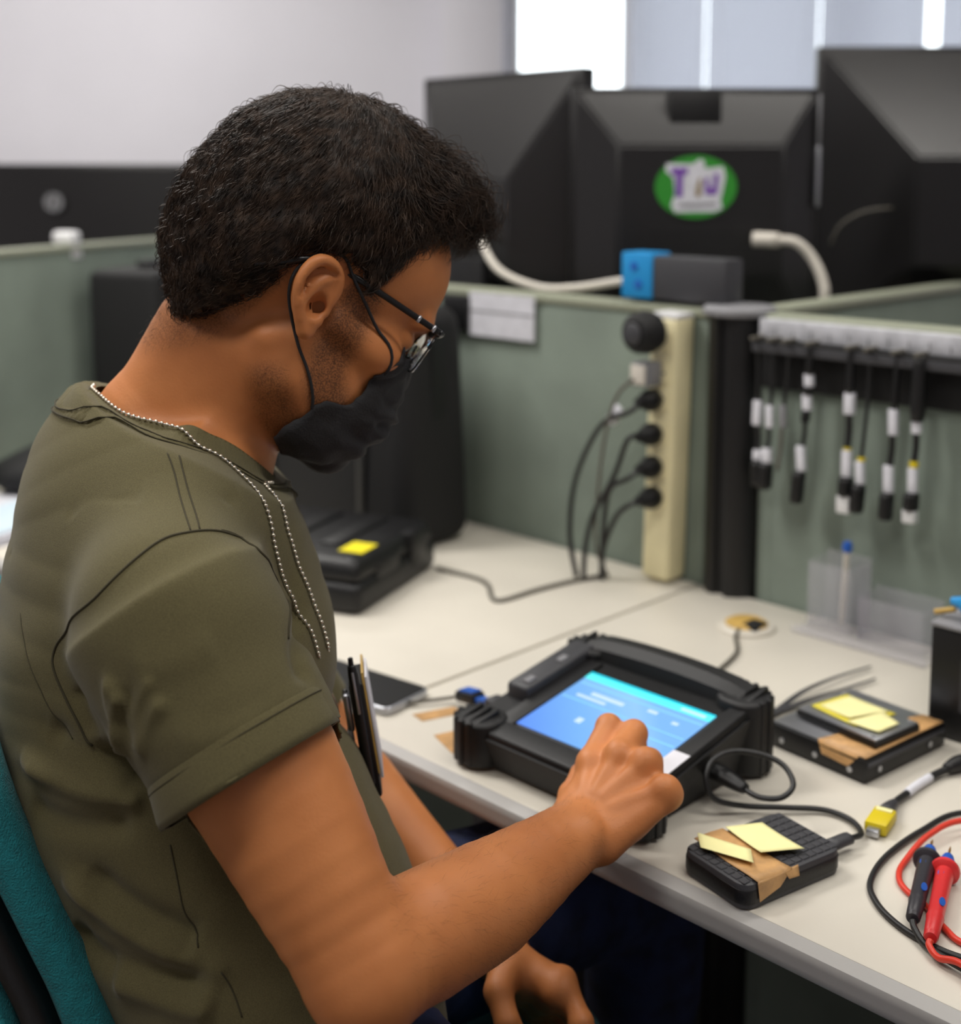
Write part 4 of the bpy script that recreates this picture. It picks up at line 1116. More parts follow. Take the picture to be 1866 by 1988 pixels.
# ================================================================== THE SEATED MAN
FA = R_(18)                                    # how far he is turned away from the picture plane
Fv = np.array([math.cos(FA), math.sin(FA), 0]); Rv = np.array([math.sin(FA), -math.cos(FA), 0]); Zv = np.array([0, 0, 1.0])
TH = R_(34)                                    # head bowed forward
HS = 1.05
hf = Fv * math.cos(TH) - Zv * math.sin(TH); ht = Fv * math.sin(TH) + Zv * math.cos(TH); hs = Rv
HO = A3(J['ear_near']) - Rv * 0.076
HM = np.stack([hf, hs, ht])
def Hd(f, s, t): return HO + (hf * f + hs * s + ht * t) * HS
def hell(F, c, r, k=0.01, op='+', R=None):
    F.ell(Hd(*c), A3(r) * HS, HM if R is None else np.asarray(R) @ HM, k, op)
def catm(p, sub=6): return [A3(tuple(v)) for v in catmull([Vector(x) for x in p], sub)]
Jv = {k: A3(v) for k, v in J.items()}
hipc = Jv['t_hip']
def rotz(v, a):
    c, s = math.cos(a), math.sin(a); return np.array([v[0]*c - v[1]*s, v[0]*s + v[1]*c, v[2]])
hip_r, hip_l = hipc + Rv * 0.092, hipc - Rv * 0.092
dr_, dl_ = rotz(Fv, R_(-36)), rotz(Fv, R_(16))
kn_r, kn_l = hip_r + dr_ * 0.44 + Zv * -0.03, hip_l + dl_ * 0.44 + Zv * -0.02
an_r, an_l = kn_r + dr_ * 0.02 - Zv * 0.42, kn_l - dl_ * 0.03 - Zv * 0.43
an_r[2] = 0.09; an_l[2] = 0.09

B = Field()
# torso under the shirt, pelvis and legs under the jeans
ts = ['t_top', 't_chest', 't_mid', 't_low', 't_waist', 't_belly', 't_hip']
B.loft([Jv[k] for k in ts], [0.115, 0.155, 0.165, 0.155, 0.150, 0.155, 0.165], [0.085, 0.100, 0.118, 0.120, 0.125, 0.118, 0.110], Rv, k=0.02, capr=0.05, sub=2)
for hp, kn in ((hip_r, kn_r), (hip_l, kn_l)):
    B.cone(hp, hp * 0.6 + kn * 0.4, 0.080, 0.066, 0.03)
# neck and shoulders
B.loft([Jv['n0'] + hf * 0.0, Jv['n1'], Jv['n2'], Jv['t_top']], [0.057, 0.058, 0.060, 0.085], [0.066, 0.071, 0.074, 0.080], Rv, k=0.02)
for s, sh in ((1, 'sh_r'), (-1, 'sh_l')):
    B.cone(Jv['n2'] + Rv * s * 0.030 - Fv * 0.010 - Zv * 0.034, Jv[sh] - Zv * 0.004, 0.042, 0.044, 0.02)
# sternomastoid
B.cone(Hd(-0.014, 0.050, -0.040), Jv['n2'] + Fv * 0.055 + Rv * 0.022 - Zv * 0.01, 0.010, 0.010, 0.03)
# right arm
sh, el, wr = Jv['sh_r'], Jv['el_r'], Jv['wr_r']
ua = (el - sh) / np.linalg.norm(el - sh); fa = (wr - el) / np.linalg.norm(wr - el)
sidev = np.cross(ua, fa); sidev /= np.linalg.norm(sidev)
B.ell(sh, (0.058, 0.058, 0.062), k=0.02)
bend = np.cross(sidev, ua)                      # towards the inside of the elbow
if bend @ fa < 0: bend = -bend
B.loft([sh, sh * .55 + el * .45 + bend * 0.003, sh * .22 + el * .78, el - ua * 0.004 - bend * 0.004], [0.052, 0.054, 0.046, 0.036], [0.052, 0.055, 0.044, 0.034], sidev, k=0.02)
B.ell(el - bend * 0.010 + ua * 0.006, (0.026, 0.026, 0.026), k=0.02)
# forearm: broad near the elbow, flat at the wrist (palm roughly downwards)
hand_mid = (Jv['i0'] + Jv['p0']) / 2
pw = Jv['p0'] - Jv['i0']; pw /= np.linalg.norm(pw)      # across the hand, thumb side to little finger
fn_ = lambda a, b: el * (1 - a) + wr * a + Zv * b
B.loft([el + fa * 0.006, fn_(0.22, 0.0), fn_(0.5, -0.005), fn_(0.8, -0.003), wr], [0.036, 0.042, 0.0405, 0.0315, 0.0285], [0.037, 0.043, 0.0415, 0.032, 0.0235], pw, k=0.022)
# ulnar head
hn = np.cross(pw, hand_mid - wr); hn /= np.linalg.norm(hn)
if hn[2] < 0: hn = -hn                                    # out of the back of the hand
B.ell(wr - fa * 0.012 + pw * 0.018 + hn * 0.012, (0.010, 0.010, 0.010), k=0.014)
# right hand
def hand(F, wr, n, th, fingers, rads, pw, hn, palm_r=0.0125):
    m = [A3(f[0]) for f in fingers]
    for q, r in zip(m, (0.0135, 0.0135, 0.0125, 0.0115)):
        base_ = wr + pw * ((q - wr) @ pw) * 0.42
        F.cone(base_ - hn * 0.006, q - hn * 0.006, 0.0155, r, 0.010)
    F.cone(m[0] * 0.5 + wr * 0.5 - hn * 0.012, m[3] * 0.5 + wr * 0.5 - hn * 0.012, 0.015, 0.014, 0.012)
    F.cone(m[0] - hn * 0.010, m[3] - hn * 0.008, 0.0115, 0.0105, 0.008)
    for q in m:                                           # knuckles
        F.ell(q + hn * 0.0015, (0.0095, 0.0095, 0.0095), k=0.006)
    for q in m:                                           # extensor tendons
        F.cone(wr * 0.6 + q * 0.4 + hn * 0.0088, q + hn * 0.0045, 0.0018, 0.0034, 0.008)
    for f, r in zip(fingers, rads):
        f = [A3(x) for x in f]
        F.cone(f[0], f[1], r * 1.12, r * 1.04, 0.007)
        F.ell(f[1], (r * 1.12,) * 3, k=0.003)
        F.cone(f[1], f[2], r * 1.03, r * 0.96, 0.003)
        F.ell(f[2], (r * 1.0,) * 3, k=0.003)
        F.cone(f[2], f[3], r * 0.95, r * 0.80, 0.003)
    F.cone(th[0], th[1], 0.0175, 0.0125, 0.010); F.cone(th[1], th[2], 0.0115, 0.0105, 0.004); F.cone(th[2], th[3], 0.0105, 0.0085, 0.003)
rt = lambda *ks: [Jv[k] for k in ks]
hand(B, wr, None, rt('th0', 'th1', 'th2', 'th3'), [rt('i0', 'i1', 'i2', 'i3'), rt('m0', 'm1', 'm2', 'm3'), rt('r0', 'r1', 'r2', 'r3'), rt('p0', 'p1', 'p2', 'p3')], (0.0104, 0.0106, 0.0098, 0.0086), pw, hn)
# left arm and hand
shl, ell_, wrl = Jv['sh_l'], Jv['el_l'], Jv['wr_l']
B.ell(shl, (0.055, 0.055, 0.06), k=0.02)
B.cone(shl, ell_, 0.052, 0.043, 0.02)
pwl = Jv['lp0'] - Jv['li0']; pwl /= np.linalg.norm(pwl)
B.loft([ell_, ell_ * .75 + wrl * .25, ell_ * .45 + wrl * .55, wrl], [0.042, 0.043, 0.036, 0.029], [0.042, 0.042, 0.034, 0.024], pwl, k=0.02)
hml = (Jv['li0'] + Jv['lp0']) / 2
hnl = np.cross(pwl, hml - wrl); hnl /= np.linalg.norm(hnl)
if hnl[0] < 0: hnl = -hnl
hand(B, wrl, None, rt('lt0', 'lt1', 'lt2', 'lt3'), [rt('li0', 'li1', 'li2', 'li3'), rt('lm0', 'lm1', 'lm2', 'lm3'), rt('lr0', 'lr1', 'lr2', 'lr3'), rt('lp0', 'lp1', 'lp2', 'lp3')], (0.0095, 0.0098, 0.0092, 0.0082), pwl, hnl)
# ---- head
hell(B, (-0.010, 0, 0.046), (0.098, 0.074, 0.088), 0.02)
hell(B, (-0.045, 0, 0.020), (0.062, 0.062, 0.060), 0.02)               # occiput
hell(B, (0.042, 0, 0.052), (0.053, 0.060, 0.055), 0.02)                # forehead
hell(B, (0.048, 0, -0.028), (0.046, 0.053, 0.070), 0.02)               # face
for s in (1, -1):
    B.cone(Hd(0.084, 0.038*s, 0.030), Hd(0.092, 0.010*s, 0.034), 0.009*HS, 0.009*HS, 0.012)      # brow
    hell(B, (0.060, 0.044*s, -0.006), (0.026, 0.020, 0.018), 0.014)    # cheekbone
    B.cone(Hd(0.020, 0.060*s, -0.004), Hd(0.060, 0.050*s, -0.006), 0.010, 0.010, 0.014)           # zygomatic arch
    B.cone(Hd(0.006, 0.053*s, -0.030), Hd(0.012, 0.049*s, -0.055), 0.013, 0.014, 0.024)           # ramus
    B.cone(Hd(0.012, 0.048*s, -0.057), Hd(0.080, 0.014*s, -0.092), 0.0145, 0.015, 0.018)          # jaw line
    hell(B, (0.034, 0.036*s, -0.050), (0.034, 0.022, 0.034), 0.02)     # masseter, cheek
hell(B, (0.040, 0, -0.074), (0.048, 0.040, 0.026), 0.02)
hell(B, (0.086, 0, -0.090), (0.016, 0.018, 0.016), 0.014)              # chin
hell(B, (0.082, 0, -0.050), (0.020, 0.028, 0.026), 0.012)              # mouth
for s in (1, -1):
    hell(B, (0.097, 0.032*s, 0.014), (0.019, 0.016, 0.012), 0.012, '-')   # eye socket
    hell(B, (0.0745, 0.0315*s, 0.013), (0.0140, 0.0138, 0.0130), 0.003)   # lids over the eyeball
    hell(B, (0.0885, 0.0315*s, 0.0075), (0.006, 0.0085, 0.0020), 0.002, '-')   # slit between the lids
B.cone(Hd(0.090, 0, 0.024), Hd(0.102, 0, -0.016), 0.008*HS, 0.010*HS, 0.008)   # nose
for s in (1, -1): hell(B, (0.094, 0.011*s, -0.020), (0.009, 0.007, 0.007), 0.006)
# ---- ears
for s in (1, -1):
    ep = lambda f, t, o: Hd(f * 0.86 - 0.27 * t * 0.79, s * (0.0732 + o * 0.95 - 0.12 * (f - 0.005)), t * 0.79)      # o = stand-off; the rim flares backwards
    ER = [[math.cos(0.264), 0, -math.sin(0.264)], [0, 1, 0], [math.sin(0.264), 0, math.cos(0.264)]]
    ER = [[0.966, 0, 0.26], [0, 1, 0], [-0.26, 0, 0.966]]
    hell(B, (-0.0082, s * 0.0765, 0.0046), (0.0162, 0.0045, 0.0228), 0.004, '+', ER)
    hel = [ep(0.007, 0.004, 0.003), ep(0.011, 0.017, 0.004), ep(0.009, 0.031, 0.005), ep(-0.001, 0.038, 0.0065), ep(-0.013, 0.035, 0.008), ep(-0.021, 0.024, 0.009), ep(-0.0245, 0.009, 0.0095), ep(-0.0215, -0.006, 0.008), ep(-0.014, -0.019, 0.006), ep(-0.006, -0.029, 0.004)]
    B.chain(catm(hel), np.interp(np.linspace(0, 1, len(catm(hel))), [0, .2, .5, .8, 1], [0.003, 0.0036, 0.0040, 0.0038, 0.0042]), 0.0025)
    an = [ep(0.001, 0.026, 0.004), ep(-0.008, 0.016, 0.0055), ep(-0.0125, 0.004, 0.006), ep(-0.011, -0.008, 0.0055), ep(-0.004, -0.0155, 0.005), ep(0.003, -0.013, 0.004)]
    B.chain(catm(an), [0.0032] * len(catm(an)), 0.003)
    hell(B, (0.0015, s * 0.0780, -0.0195), (0.0068, 0.0042, 0.0066), 0.004)       # lobe
    hell(B, (0.0062, s * 0.0745, -0.002), (0.0040, 0.0050, 0.0052), 0.003)        # tragus
    hell(B, (-0.0025, s * 0.0825, -0.001), (0.0070, 0.0085, 0.0096), 0.003, '-') # concha
    hell(B, (0.0016, s * 0.0740, -0.001), (0.0036, 0.0080, 0.0044), 0.002, '-')   # canal
    B.chain(catm([ep(0.004, 0.031, 0.009), ep(-0.009, 0.028, 0.0115), ep(-0.0175, 0.014, 0.0125), ep(-0.018, 0.0, 0.012)]), [0.0026] * 19, 0.002, '-')   # scapha groove
person = thing('person', 'seated man in an olive t-shirt bent over the tablet, black mask and glasses', 'person', (hipc[0], hipc[1], 0))
def under(o, par=None):
    """parent keeping the world coordinates the mesh was built in"""
    root = par or person
    o.parent = root
    o.matrix_parent_inverse = Matrix.Translation((-hipc[0], -hipc[1], 0)) if root is person else Matrix.Identity(4)
    return o
def to_head(V):
    q = (V - HO) / HS
    return q @ hf, q @ hs, q @ ht
def smooth01(x, a, b):
    t = np.clip((x - a) / (b - a), 0, 1); return t * t * (3 - 2 * t)
def vnoise(V, f, seed=0):
    """cheap smooth pseudo-noise in -1..1"""
    r = np.random.RandomState(seed); out = np.zeros(len(V))
    for i in range(5):
        k = r.normal(size=3); k = k / np.linalg.norm(k) * f * (0.7 + 0.25 * i)
        out += np.sin(V @ k + r.uniform(0, 6.28))
    return out / 2.6
# the field of the t-shirt, needed to keep the skin beneath the cloth
S = Field()
ck = ['t_neck', 't_top', 't_chest', 't_mid', 't_low', 't_waist', 't_belly', 't_hip']
S.loft([Jv[k] for k in ck], [0.086, 0.120, 0.165, 0.176, 0.170, 0.166, 0.172, 0.182], [0.088, 0.104, 0.117, 0.138, 0.129, 0.141, 0.133, 0.130], Rv, k=0.02, capr=0.012, sub=3)
ST = Field(); ST.pr = list(S.pr)
for s, shk in ((1, 'sh_r'), (-1, 'sh_l')):
    S.cone(Jv['n2'] + Rv * s * 0.055 - Fv * 0.004 - Zv * 0.030, Jv[shk] + Zv * 0.008, 0.050, 0.054, 0.03)
    S.ell(Jv[shk] - Zv * 0.006, (0.067, 0.067, 0.067), k=0.03)
hemR = A3(J['hem_r'])
S.loft([sh, sh + ua * 0.07, sh + ua * 0.12, hemR + ua * 0.03], [0.070, 0.068, 0.0640, 0.0640], [0.070, 0.070, 0.0660, 0.0655], sidev, k=0.022, capr=0.006)
ual = (ell_ - shl) / np.linalg.norm(ell_ - shl)
S.cone(shl, shl + ual * 0.20, 0.068, 0.058, 0.025)
V, Q = polygonize(B, (-0.48, 0.60, 0.45), (0.20, 1.40, 1.44), 0.0026)
CO = A3(J['n2']) - Zv * 0.004
ce = Fv * 0.905 - Zv * 0.425; cn = Fv * 0.425 + Zv * 0.905
def cbump(sn): return 0.020 * sn * sn
hemL = shl + ual * 0.165
q_ = V - CO; below = cbump(np.clip((q_ @ Rv) / 0.085, -1, 1)) - 0.004 - q_ @ cn
def along(c, ax, L0, r):
    q = V - c; t = q @ ax
    return (t > -0.08) & (t < L0) & (np.linalg.norm(q - t[:, None] * ax, axis=1) < r)
ring = (q_ @ ce) ** 2 / 0.094 ** 2 + (q_ @ Rv) ** 2 / 0.087 ** 2
stv = ST(V)
tor = (stv < 0.004) & ((below > 0) | ((ring > 1) & (below > -0.05)))
cov = tor | along(sh, ua, (hemR - sh) @ ua - 0.006, 0.09) & (below > -0.05) & (ring > 1) | along(shl, ual, 0.155, 0.08) & (ring > 1.0) & (below > -0.05)
marg = 0.004 + 0.012 * smooth01(below, 0.0, 0.04) * (stv < -0.004)
nk_ = np.flatnonzero((ring > 0.84) & (below > -0.05) & (np.linalg.norm(q_, axis=1) < 0.15))
cov[nk_[S(V[nk_]) < 0.012]] = True
cov &= stv > -0.05
for _ in range(2):
    g_, sv = grad(S, V[cov], 0.003, True); g_ /= np.maximum(np.linalg.norm(g_, axis=1), 1e-9)[:, None]
    V[cov] -= g_ * np.clip(sv + marg[cov], 0, 0.025)[:, None]
# skin: procedural colour with a beard / nape stubble mask kept on the mesh
hf_, hs_, ht_ = to_head(V)
HLF = [-0.13, -0.09, -0.078, -0.055, -0.044, -0.038, -0.032, -0.022, 0.0, 0.018, 0.028, 0.036, 0.041, 0.050, 0.066, 0.085, 0.11]
HLT = [-0.085, -0.080, -0.076, -0.050, -0.034, -0.022, 0.008, 0.026, 0.034, 0.030, 0.018, 0.042, 0.066, 0.088, 0.099, 0.104, 0.11]
hl = np.interp(hf_, HLF, HLT)
bd, _ = poly_dist(np.stack([hf_, np.zeros_like(hf_), ht_], 1), [Vector((0.026, 0, 0.022)), Vector((0.029, 0, -0.008)), Vector((0.034, 0, -0.036)), Vector((0.046, 0, -0.054)), Vector((0.066, 0, -0.066)), Vector((0.090, 0, -0.070))])
beard = smooth01(-bd, -0.024, -0.008) * smooth01(np.abs(hs_), 0.0, 0.02) * smooth01(-np.linalg.norm(V - HO, axis=1), -0.16, -0.15)
bd2, _ = poly_dist(np.stack([hf_, np.zeros_like(hf_), ht_], 1), [Vector((0.002, 0, -0.066)), Vector((0.022, 0, -0.082)), Vector((0.05, 0, -0.095))])
beard = np.maximum(beard, 0.75 * smooth01(-bd2, -0.022, -0.006) * (ht_ < -0.03))
nape = smooth01(hl - ht_, 0.040, 0.0) * (hf_ < -0.030) * smooth01(hf_, -0.12, -0.11) * 0.75
beard = np.maximum(beard, nape * (np.linalg.norm(V - HO, axis=1) < 0.17))
beard = np.maximum(beard, 0.7 * smooth01(hl - ht_, 0.012, 0.0) * (hf_ > 0.01) * (np.linalg.norm(V - HO, axis=1) < 0.16))
beard *= (np.abs(hs_) < 0.069 + 0.1 * (hf_ > 0.012))
SK = bpy.data.materials.new('skin'); SK.use_nodes = True
nt = SK.node_tree; b = nt.nodes['Principled BSDF']
b.inputs['Roughness'].default_value = 0.48; b.inputs['Specular IOR Level'].default_value = 0.35
b.inputs['Subsurface Weight'].default_value = 0.10; b.inputs['Subsurface Radius'].default_value = (0.9, 0.35, 0.15); b.inputs['Subsurface Scale'].default_value = 0.005
tc = nt.nodes.new('ShaderNodeTexCoord')
n1 = nt.nodes.new('ShaderNodeTexNoise'); n1.inputs['Scale'].default_value = 16; n1.inputs['Detail'].default_value = 4
r1 = nt.nodes.new('ShaderNodeValToRGB')
r1.color_ramp.elements[0].position = 0.33; r1.color_ramp.elements[1].position = 0.68
r1.color_ramp.elements[0].color = [lin(x) for x in (186, 116, 68)] + [1]; r1.color_ramp.elements[1].color = [lin(x) for x in (203, 131, 79)] + [1]
nt.links.new(tc.outputs['Object'], n1.inputs[0]); nt.links.new(n1.outputs['Fac'], r1.inputs[0])
at = nt.nodes.new('ShaderNodeAttribute'); at.attribute_name = 'beard'
n3 = nt.nodes.new('ShaderNodeTexNoise'); n3.inputs['Scale'].default_value = 800; n3.inputs['Detail'].default_value = 2
m3_ = nt.nodes.new('ShaderNodeMapRange'); m3_.inputs[1].default_value = 0.40; m3_.inputs[2].default_value = 0.60; m3_.inputs[3].default_value = 0.38; m3_.inputs[4].default_value = 0.80
nt.links.new(tc.outputs['Object'], n3.inputs[0]); nt.links.new(n3.outputs['Fac'], m3_.inputs[0])
mu = nt.nodes.new('ShaderNodeMath'); mu.operation = 'MULTIPLY'
nt.links.new(at.outputs['Fac'], mu.inputs[0]); nt.links.new(m3_.outputs[0], mu.inputs[1])
mc = nt.nodes.new('ShaderNodeMix'); mc.data_type = 'RGBA'
mc.inputs[7].default_value = [lin(x) for x in (46, 30, 22)] + [1]
nt.links.new(mu.outputs[0], mc.inputs[0]); nt.links.new(r1.outputs[0], mc.inputs[6]); nt.links.new(mc.outputs[2], b.inputs['Base Color'])
n4 = nt.nodes.new('ShaderNodeTexNoise'); n4.inputs['Scale'].default_value = 480; n4.inputs['Detail'].default_value = 3
bp = nt.nodes.new('ShaderNodeBump'); bp.inputs['Strength'].default_value = 0.16; bp.inputs['Distance'].default_value = 0.001
nt.links.new(tc.outputs['Object'], n4.inputs[0]); nt.links.new(n4.outputs['Fac'], bp.inputs['Height']); nt.links.new(bp.outputs[0], b.inputs['Normal'])
body = under(np_mesh('body', V, Q, SK))
a_ = body.data.attributes.new('beard', 'FLOAT', 'POINT')
if len(body.data.vertices) == len(beard): a_.data.foreach_set('value', beard.astype(np.float32))
BVB = BVHTree.FromPolygons([tuple(v) for v in V.tolist()], Q.tolist())
# eyes
for s in (1, -1):
    o = bpy.data.objects.new('eyeball', None)
    bm = bmesh.new(); bmesh.ops.create_uvsphere(bm, u_segments=20, v_segments=12, radius=0.0122 * HS)
    bmesh.ops.translate(bm, verts=bm.verts, vec=Hd(0.0755, 0.0315 * s, 0.0115))
    under(link_mesh('eyeball', bm, mat('eye_white', (214, 206, 200), 0.15, bump=0.01), smooth=True))
    cI = Hd(0.0755, 0.0315 * s, 0.0115); dI = hf * 0.86 - ht * 0.5
    bm = bmesh.new(); add_lathe(bm, [(0.0058, -0.0006), (0.0050, 0.0008), (0.002, 0.0014), (0, 0.0015)], 20, Matrix.Translation(Vector(cI + dI * 0.0112 * HS)) @ Vector(dI).to_track_quat('Z', 'Y').to_matrix().to_4x4())
    under(link_mesh('iris', bm, mat('dark_iris', (36, 22, 16), 0.1, bump=0.01), smooth=True))

# ------------------------------------------------------------------ t-shirt
V, Q = polygonize(S, (-0.50, 0.55, 0.55), (0.10, 1.40, 1.25), 0.0034)
V0 = V.copy()
WRINKLES = [
    ([(-0.2359, 0.7991, 0.9322), (-0.2358, 0.79, 0.9578), (-0.2298, 0.7861, 0.9834)], 0.005, 0.0055),
    ([(-0.2232, 0.7809, 0.9408), (-0.2153, 0.7735, 0.961), (-0.2008, 0.7754, 0.9828)], 0.0045, 0.0055),
    ([(-0.2389, 0.7941, 0.9416), (-0.2431, 0.7911, 0.9671), (-0.2383, 0.7888, 0.9909)], 0.004, 0.0055),
    ([(-0.2244, 0.7766, 0.9497), (-0.2201, 0.7781, 0.9731), (-0.2083, 0.7782, 0.9952)], 0.003, 0.005),
    ([(-0.2821, 0.8569, 0.9578), (-0.2701, 0.8558, 0.9319), (-0.2534, 0.8486, 0.9068)], -0.006, 0.008),
    ([(-0.2285, 0.7792, 0.9467), (-0.2321, 0.7892, 0.9613), (-0.2249, 0.785, 0.9839)], -0.003, 0.004),
    ([(-0.3077, 0.8696, 0.9212), (-0.2782, 0.8622, 0.9138), (-0.2461, 0.8451, 0.9036), (-0.2343, 0.8419, 0.8875)], -0.01, 0.009),
    ([(-0.2986, 0.8705, 0.9254), (-0.2771, 0.8654, 0.9181), (-0.2379, 0.7944, 0.9414)], 0.003, 0.006),
    ([(-0.3325, 0.8793, 0.8942), (-0.2931, 0.8477, 0.8872), (-0.2535, 0.8359, 0.8841), (-0.2335, 0.8411, 0.883)], 0.006, 0.008),
    ([(-0.324, 0.8723, 0.8625), (-0.2849, 0.8536, 0.8586), (-0.241, 0.8398, 0.864)], -0.004, 0.01),
    ([(-0.2967, 0.8515, 0.8192), (-0.2699, 0.8334, 0.8049), (-0.243, 0.8252, 0.7928), (-0.213, 0.8178, 0.7823), (-0.1867, 0.8095, 0.7764), (-0.1705, 0.8157, 0.7685)], 0.008, 0.01),
    ([(-0.276, 0.8446, 0.827), (-0.2424, 0.8379, 0.806), (-0.2126, 0.8322, 0.7922), (-0.1948, 0.8238, 0.786)], -0.006, 0.011),
    ([(-0.2931, 0.8578, 0.7763), (-0.2644, 0.8464, 0.7638), (-0.2265, 0.8264, 0.7595), (-0.1874, 0.8108, 0.7586)], -0.007, 0.011),
    ([(-0.2588, 0.8386, 0.7533), (-0.2209, 0.8173, 0.7522), (-0.1802, 0.8083, 0.7452)], 0.006, 0.012),
    ([(-0.1487, 0.9335, 1.0113), (-0.1414, 0.9333, 0.9833), (-0.1239, 0.8386, 0.9946), (-0.1153, 0.8187, 0.9735)], -0.004, 0.01),
    ([(-0.1697, 0.7902, 1.0128), (-0.1972, 0.7795, 1.0032), (-0.2249, 0.7845, 0.9978)], 0.0012, 0.012),
    ([(-0.1361, 0.7809, 0.965), (-0.1662, 0.7667, 0.9611), (-0.1929, 0.7693, 0.9565)], 0.0012, 0.01),
]
SEAMS = [
    ('armhole_seam', [(-0.168, 0.8756, 1.0579), (-0.1794, 0.8614, 1.0668), (-0.1967, 0.8437, 1.0714), (-0.2117, 0.8335, 1.07), (-0.2261, 0.8216, 1.0612), (-0.2434, 0.8146, 1.0459), (-0.2624, 0.819, 1.0268), (-0.2922, 0.8644, 0.9924), (-0.3033, 0.8718, 0.9745), (-0.3006, 0.8674, 0.9611), (-0.2931, 0.8619, 0.9482), (-0.2832, 0.8574, 0.933), (-0.2709, 0.8626, 0.9167)], 0.001),
    ('armhole_seam', [(-0.1797, 0.8627, 1.0671), (-0.168, 0.8756, 1.0579), (-0.1529, 0.8706, 1.0464), (-0.1497, 0.927, 1.0094), (-0.1319, 0.8516, 1.0118), (-0.1273, 0.8336, 1.0001)], 0.001),
    ('shoulder_seam', [(-0.2292, 0.9172, 1.1098), (-0.2215, 0.9042, 1.0994), (-0.2143, 0.8867, 1.0886), (-0.2041, 0.8617, 1.0784), (-0.1971, 0.8454, 1.072)], 0.0006),
    ('shoulder_seam', [(-0.2208, 0.918, 1.1078), (-0.2136, 0.9019, 1.0962), (-0.2011, 0.8739, 1.0807), (-0.1918, 0.8499, 1.0715)], 0.0006),
    ('side_seam', [(-0.2159, 0.8381, 0.8498), (-0.2101, 0.8334, 0.8258), (-0.2043, 0.8312, 0.8005), (-0.1942, 0.8207, 0.7843)], 0.0006),
    ('side_seam', [(-0.1765, 0.8107, 0.7718), (-0.1685, 0.8125, 0.7555), (-0.1626, 0.8077, 0.7418)], 0.0006),
    ('back_seam', [(-0.3379, 0.9066, 0.9926), (-0.3236, 0.8815, 0.9631), (-0.3025, 0.8666, 0.9329), (-0.2829, 0.8661, 0.9158)], 0.0004),
]
CHAIN1 = [(-0.1727, 0.939, 1.0592), (-0.1561, 0.9287, 1.0303), (-0.1447, 0.9312, 1.0021), (-0.1348, 0.9353, 0.9765), (-0.126, 0.9366, 0.9496)]
CHAIN1B = [(-0.1275, 0.975, 0.915), (-0.1265, 1.02, 0.878), (-0.1243, 1.0494, 0.8538)]
CHAIN2 = [(-0.186, 1.005, 1.080), (-0.171, 0.9754, 1.0664), (-0.1544, 0.9561, 1.0421), (-0.1352, 0.955, 0.993), (-0.1217, 0.9557, 0.9493)]
CHAIN2B = [(-0.1235, 0.99, 0.905), (-0.1225, 1.03, 0.872), (-0.1228, 1.0494, 0.8535)]
CHAIRP = [(-0.3437, 0.8645, 0.985), (-0.3425, 0.8625, 0.945), (-0.335, 0.8574, 0.9084), (-0.3223, 0.853, 0.8724), (-0.3059, 0.8485, 0.8364), (-0.2896, 0.8445, 0.8039), (-0.2751, 0.841, 0.7751), (-0.2624, 0.8379, 0.7499), (-0.2493, 0.834, 0.7182), (-0.2388, 0.8308, 0.6923), (-0.2297, 0.8277, 0.6671), (-0.222, 0.825, 0.63)]
# folds: (curve points, height, width); negative height = hollow
WR = []
exec_wr = globals().get('WRINKLES', [])
N_ = grad(S, V, 0.002); N_ /= np.linalg.norm(N_, axis=1)[:, None]
disp = vnoise(V, 38, 3) * 0.0016 + vnoise(V, 85, 5) * 0.0006
for pts, hgt, wid in exec_wr:
    d_, t_ = poly_dist(V, [Vector(p) for p in pts], 6)
    disp += 1.7 * hgt * np.exp(-(d_ / wid) ** 2) * np.minimum(1, 6 * np.minimum(t_, 1 - t_) + 0.15)
V = V + N_ * disp[:, None]
# openings: sleeve hems, waist hem and neck
bm = bmesh.new()
me = bpy.data.meshes.new('tmp'); me.from_pydata(V.tolist(), [], Q.tolist()); bm.from_mesh(me); bpy.data.meshes.remove(me)
def cut(co_, no_, sel):
    bm.verts.ensure_lookup_table()
    X = np.array([v.co[:] for v in bm.verts])
    vs = {bm.verts[i] for i in np.flatnonzero(sel(X))}
    fs = [f for f in bm.faces if any(v in vs for v in f.verts)]
    es = {e for f in fs for e in f.edges}; vv = {v for f in fs for v in f.verts}
    bmesh.ops.bisect_plane(bm, geom=list(vv) + list(es) + fs, plane_co=co_, plane_no=no_, clear_outer=True)
def near_axis(X, c, ax, lo_, hi_, r):
    q = X - c; t = q @ ax
    return (t > lo_) & (t < hi_) & (np.linalg.norm(q - t[:, None] * ax, axis=1) < r)
cut(Vector(hemR), Vector(ua), lambda X: near_axis(X, hemR, ua, -0.012, 0.06, 0.080) & (ST(X) > 0.016))
cut(Vector(hemL), Vector(ual), lambda X: near_axis(X, hemL, ual, -0.02, 0.12, 0.085) & (ST(X) > 0.012))
cut(Vector((0, 0, 0.635)), Vector((0, 0, -1)), lambda X: X[:, 2] < 0.67)
dead = []
for v in bm.verts:
    p = A3(v.co) - CO
    x, y, n_ = p @ ce, p @ Rv, p @ cn
    if x * x / 0.098 ** 2 + y * y / 0.092 ** 2 < 1.0 and n_ > -0.06 + 0.0 and x * x / 0.081 ** 2 + y * y / 0.075 ** 2 < 1 and n_ > -0.035:
        dead.append(v)
bmesh.ops.delete(bm, geom=dead, context='VERTS')
bmesh.ops.recalc_face_normals(bm, faces=bm.faces)
SHIRT = bpy.data.materials.new('olive_jersey'); SHIRT.use_nodes = True
nt = SHIRT.node_tree; b = nt.nodes['Principled BSDF']; b.inputs['Roughness'].default_value = 0.92; b.inputs['Specular IOR Level'].default_value = 0.2
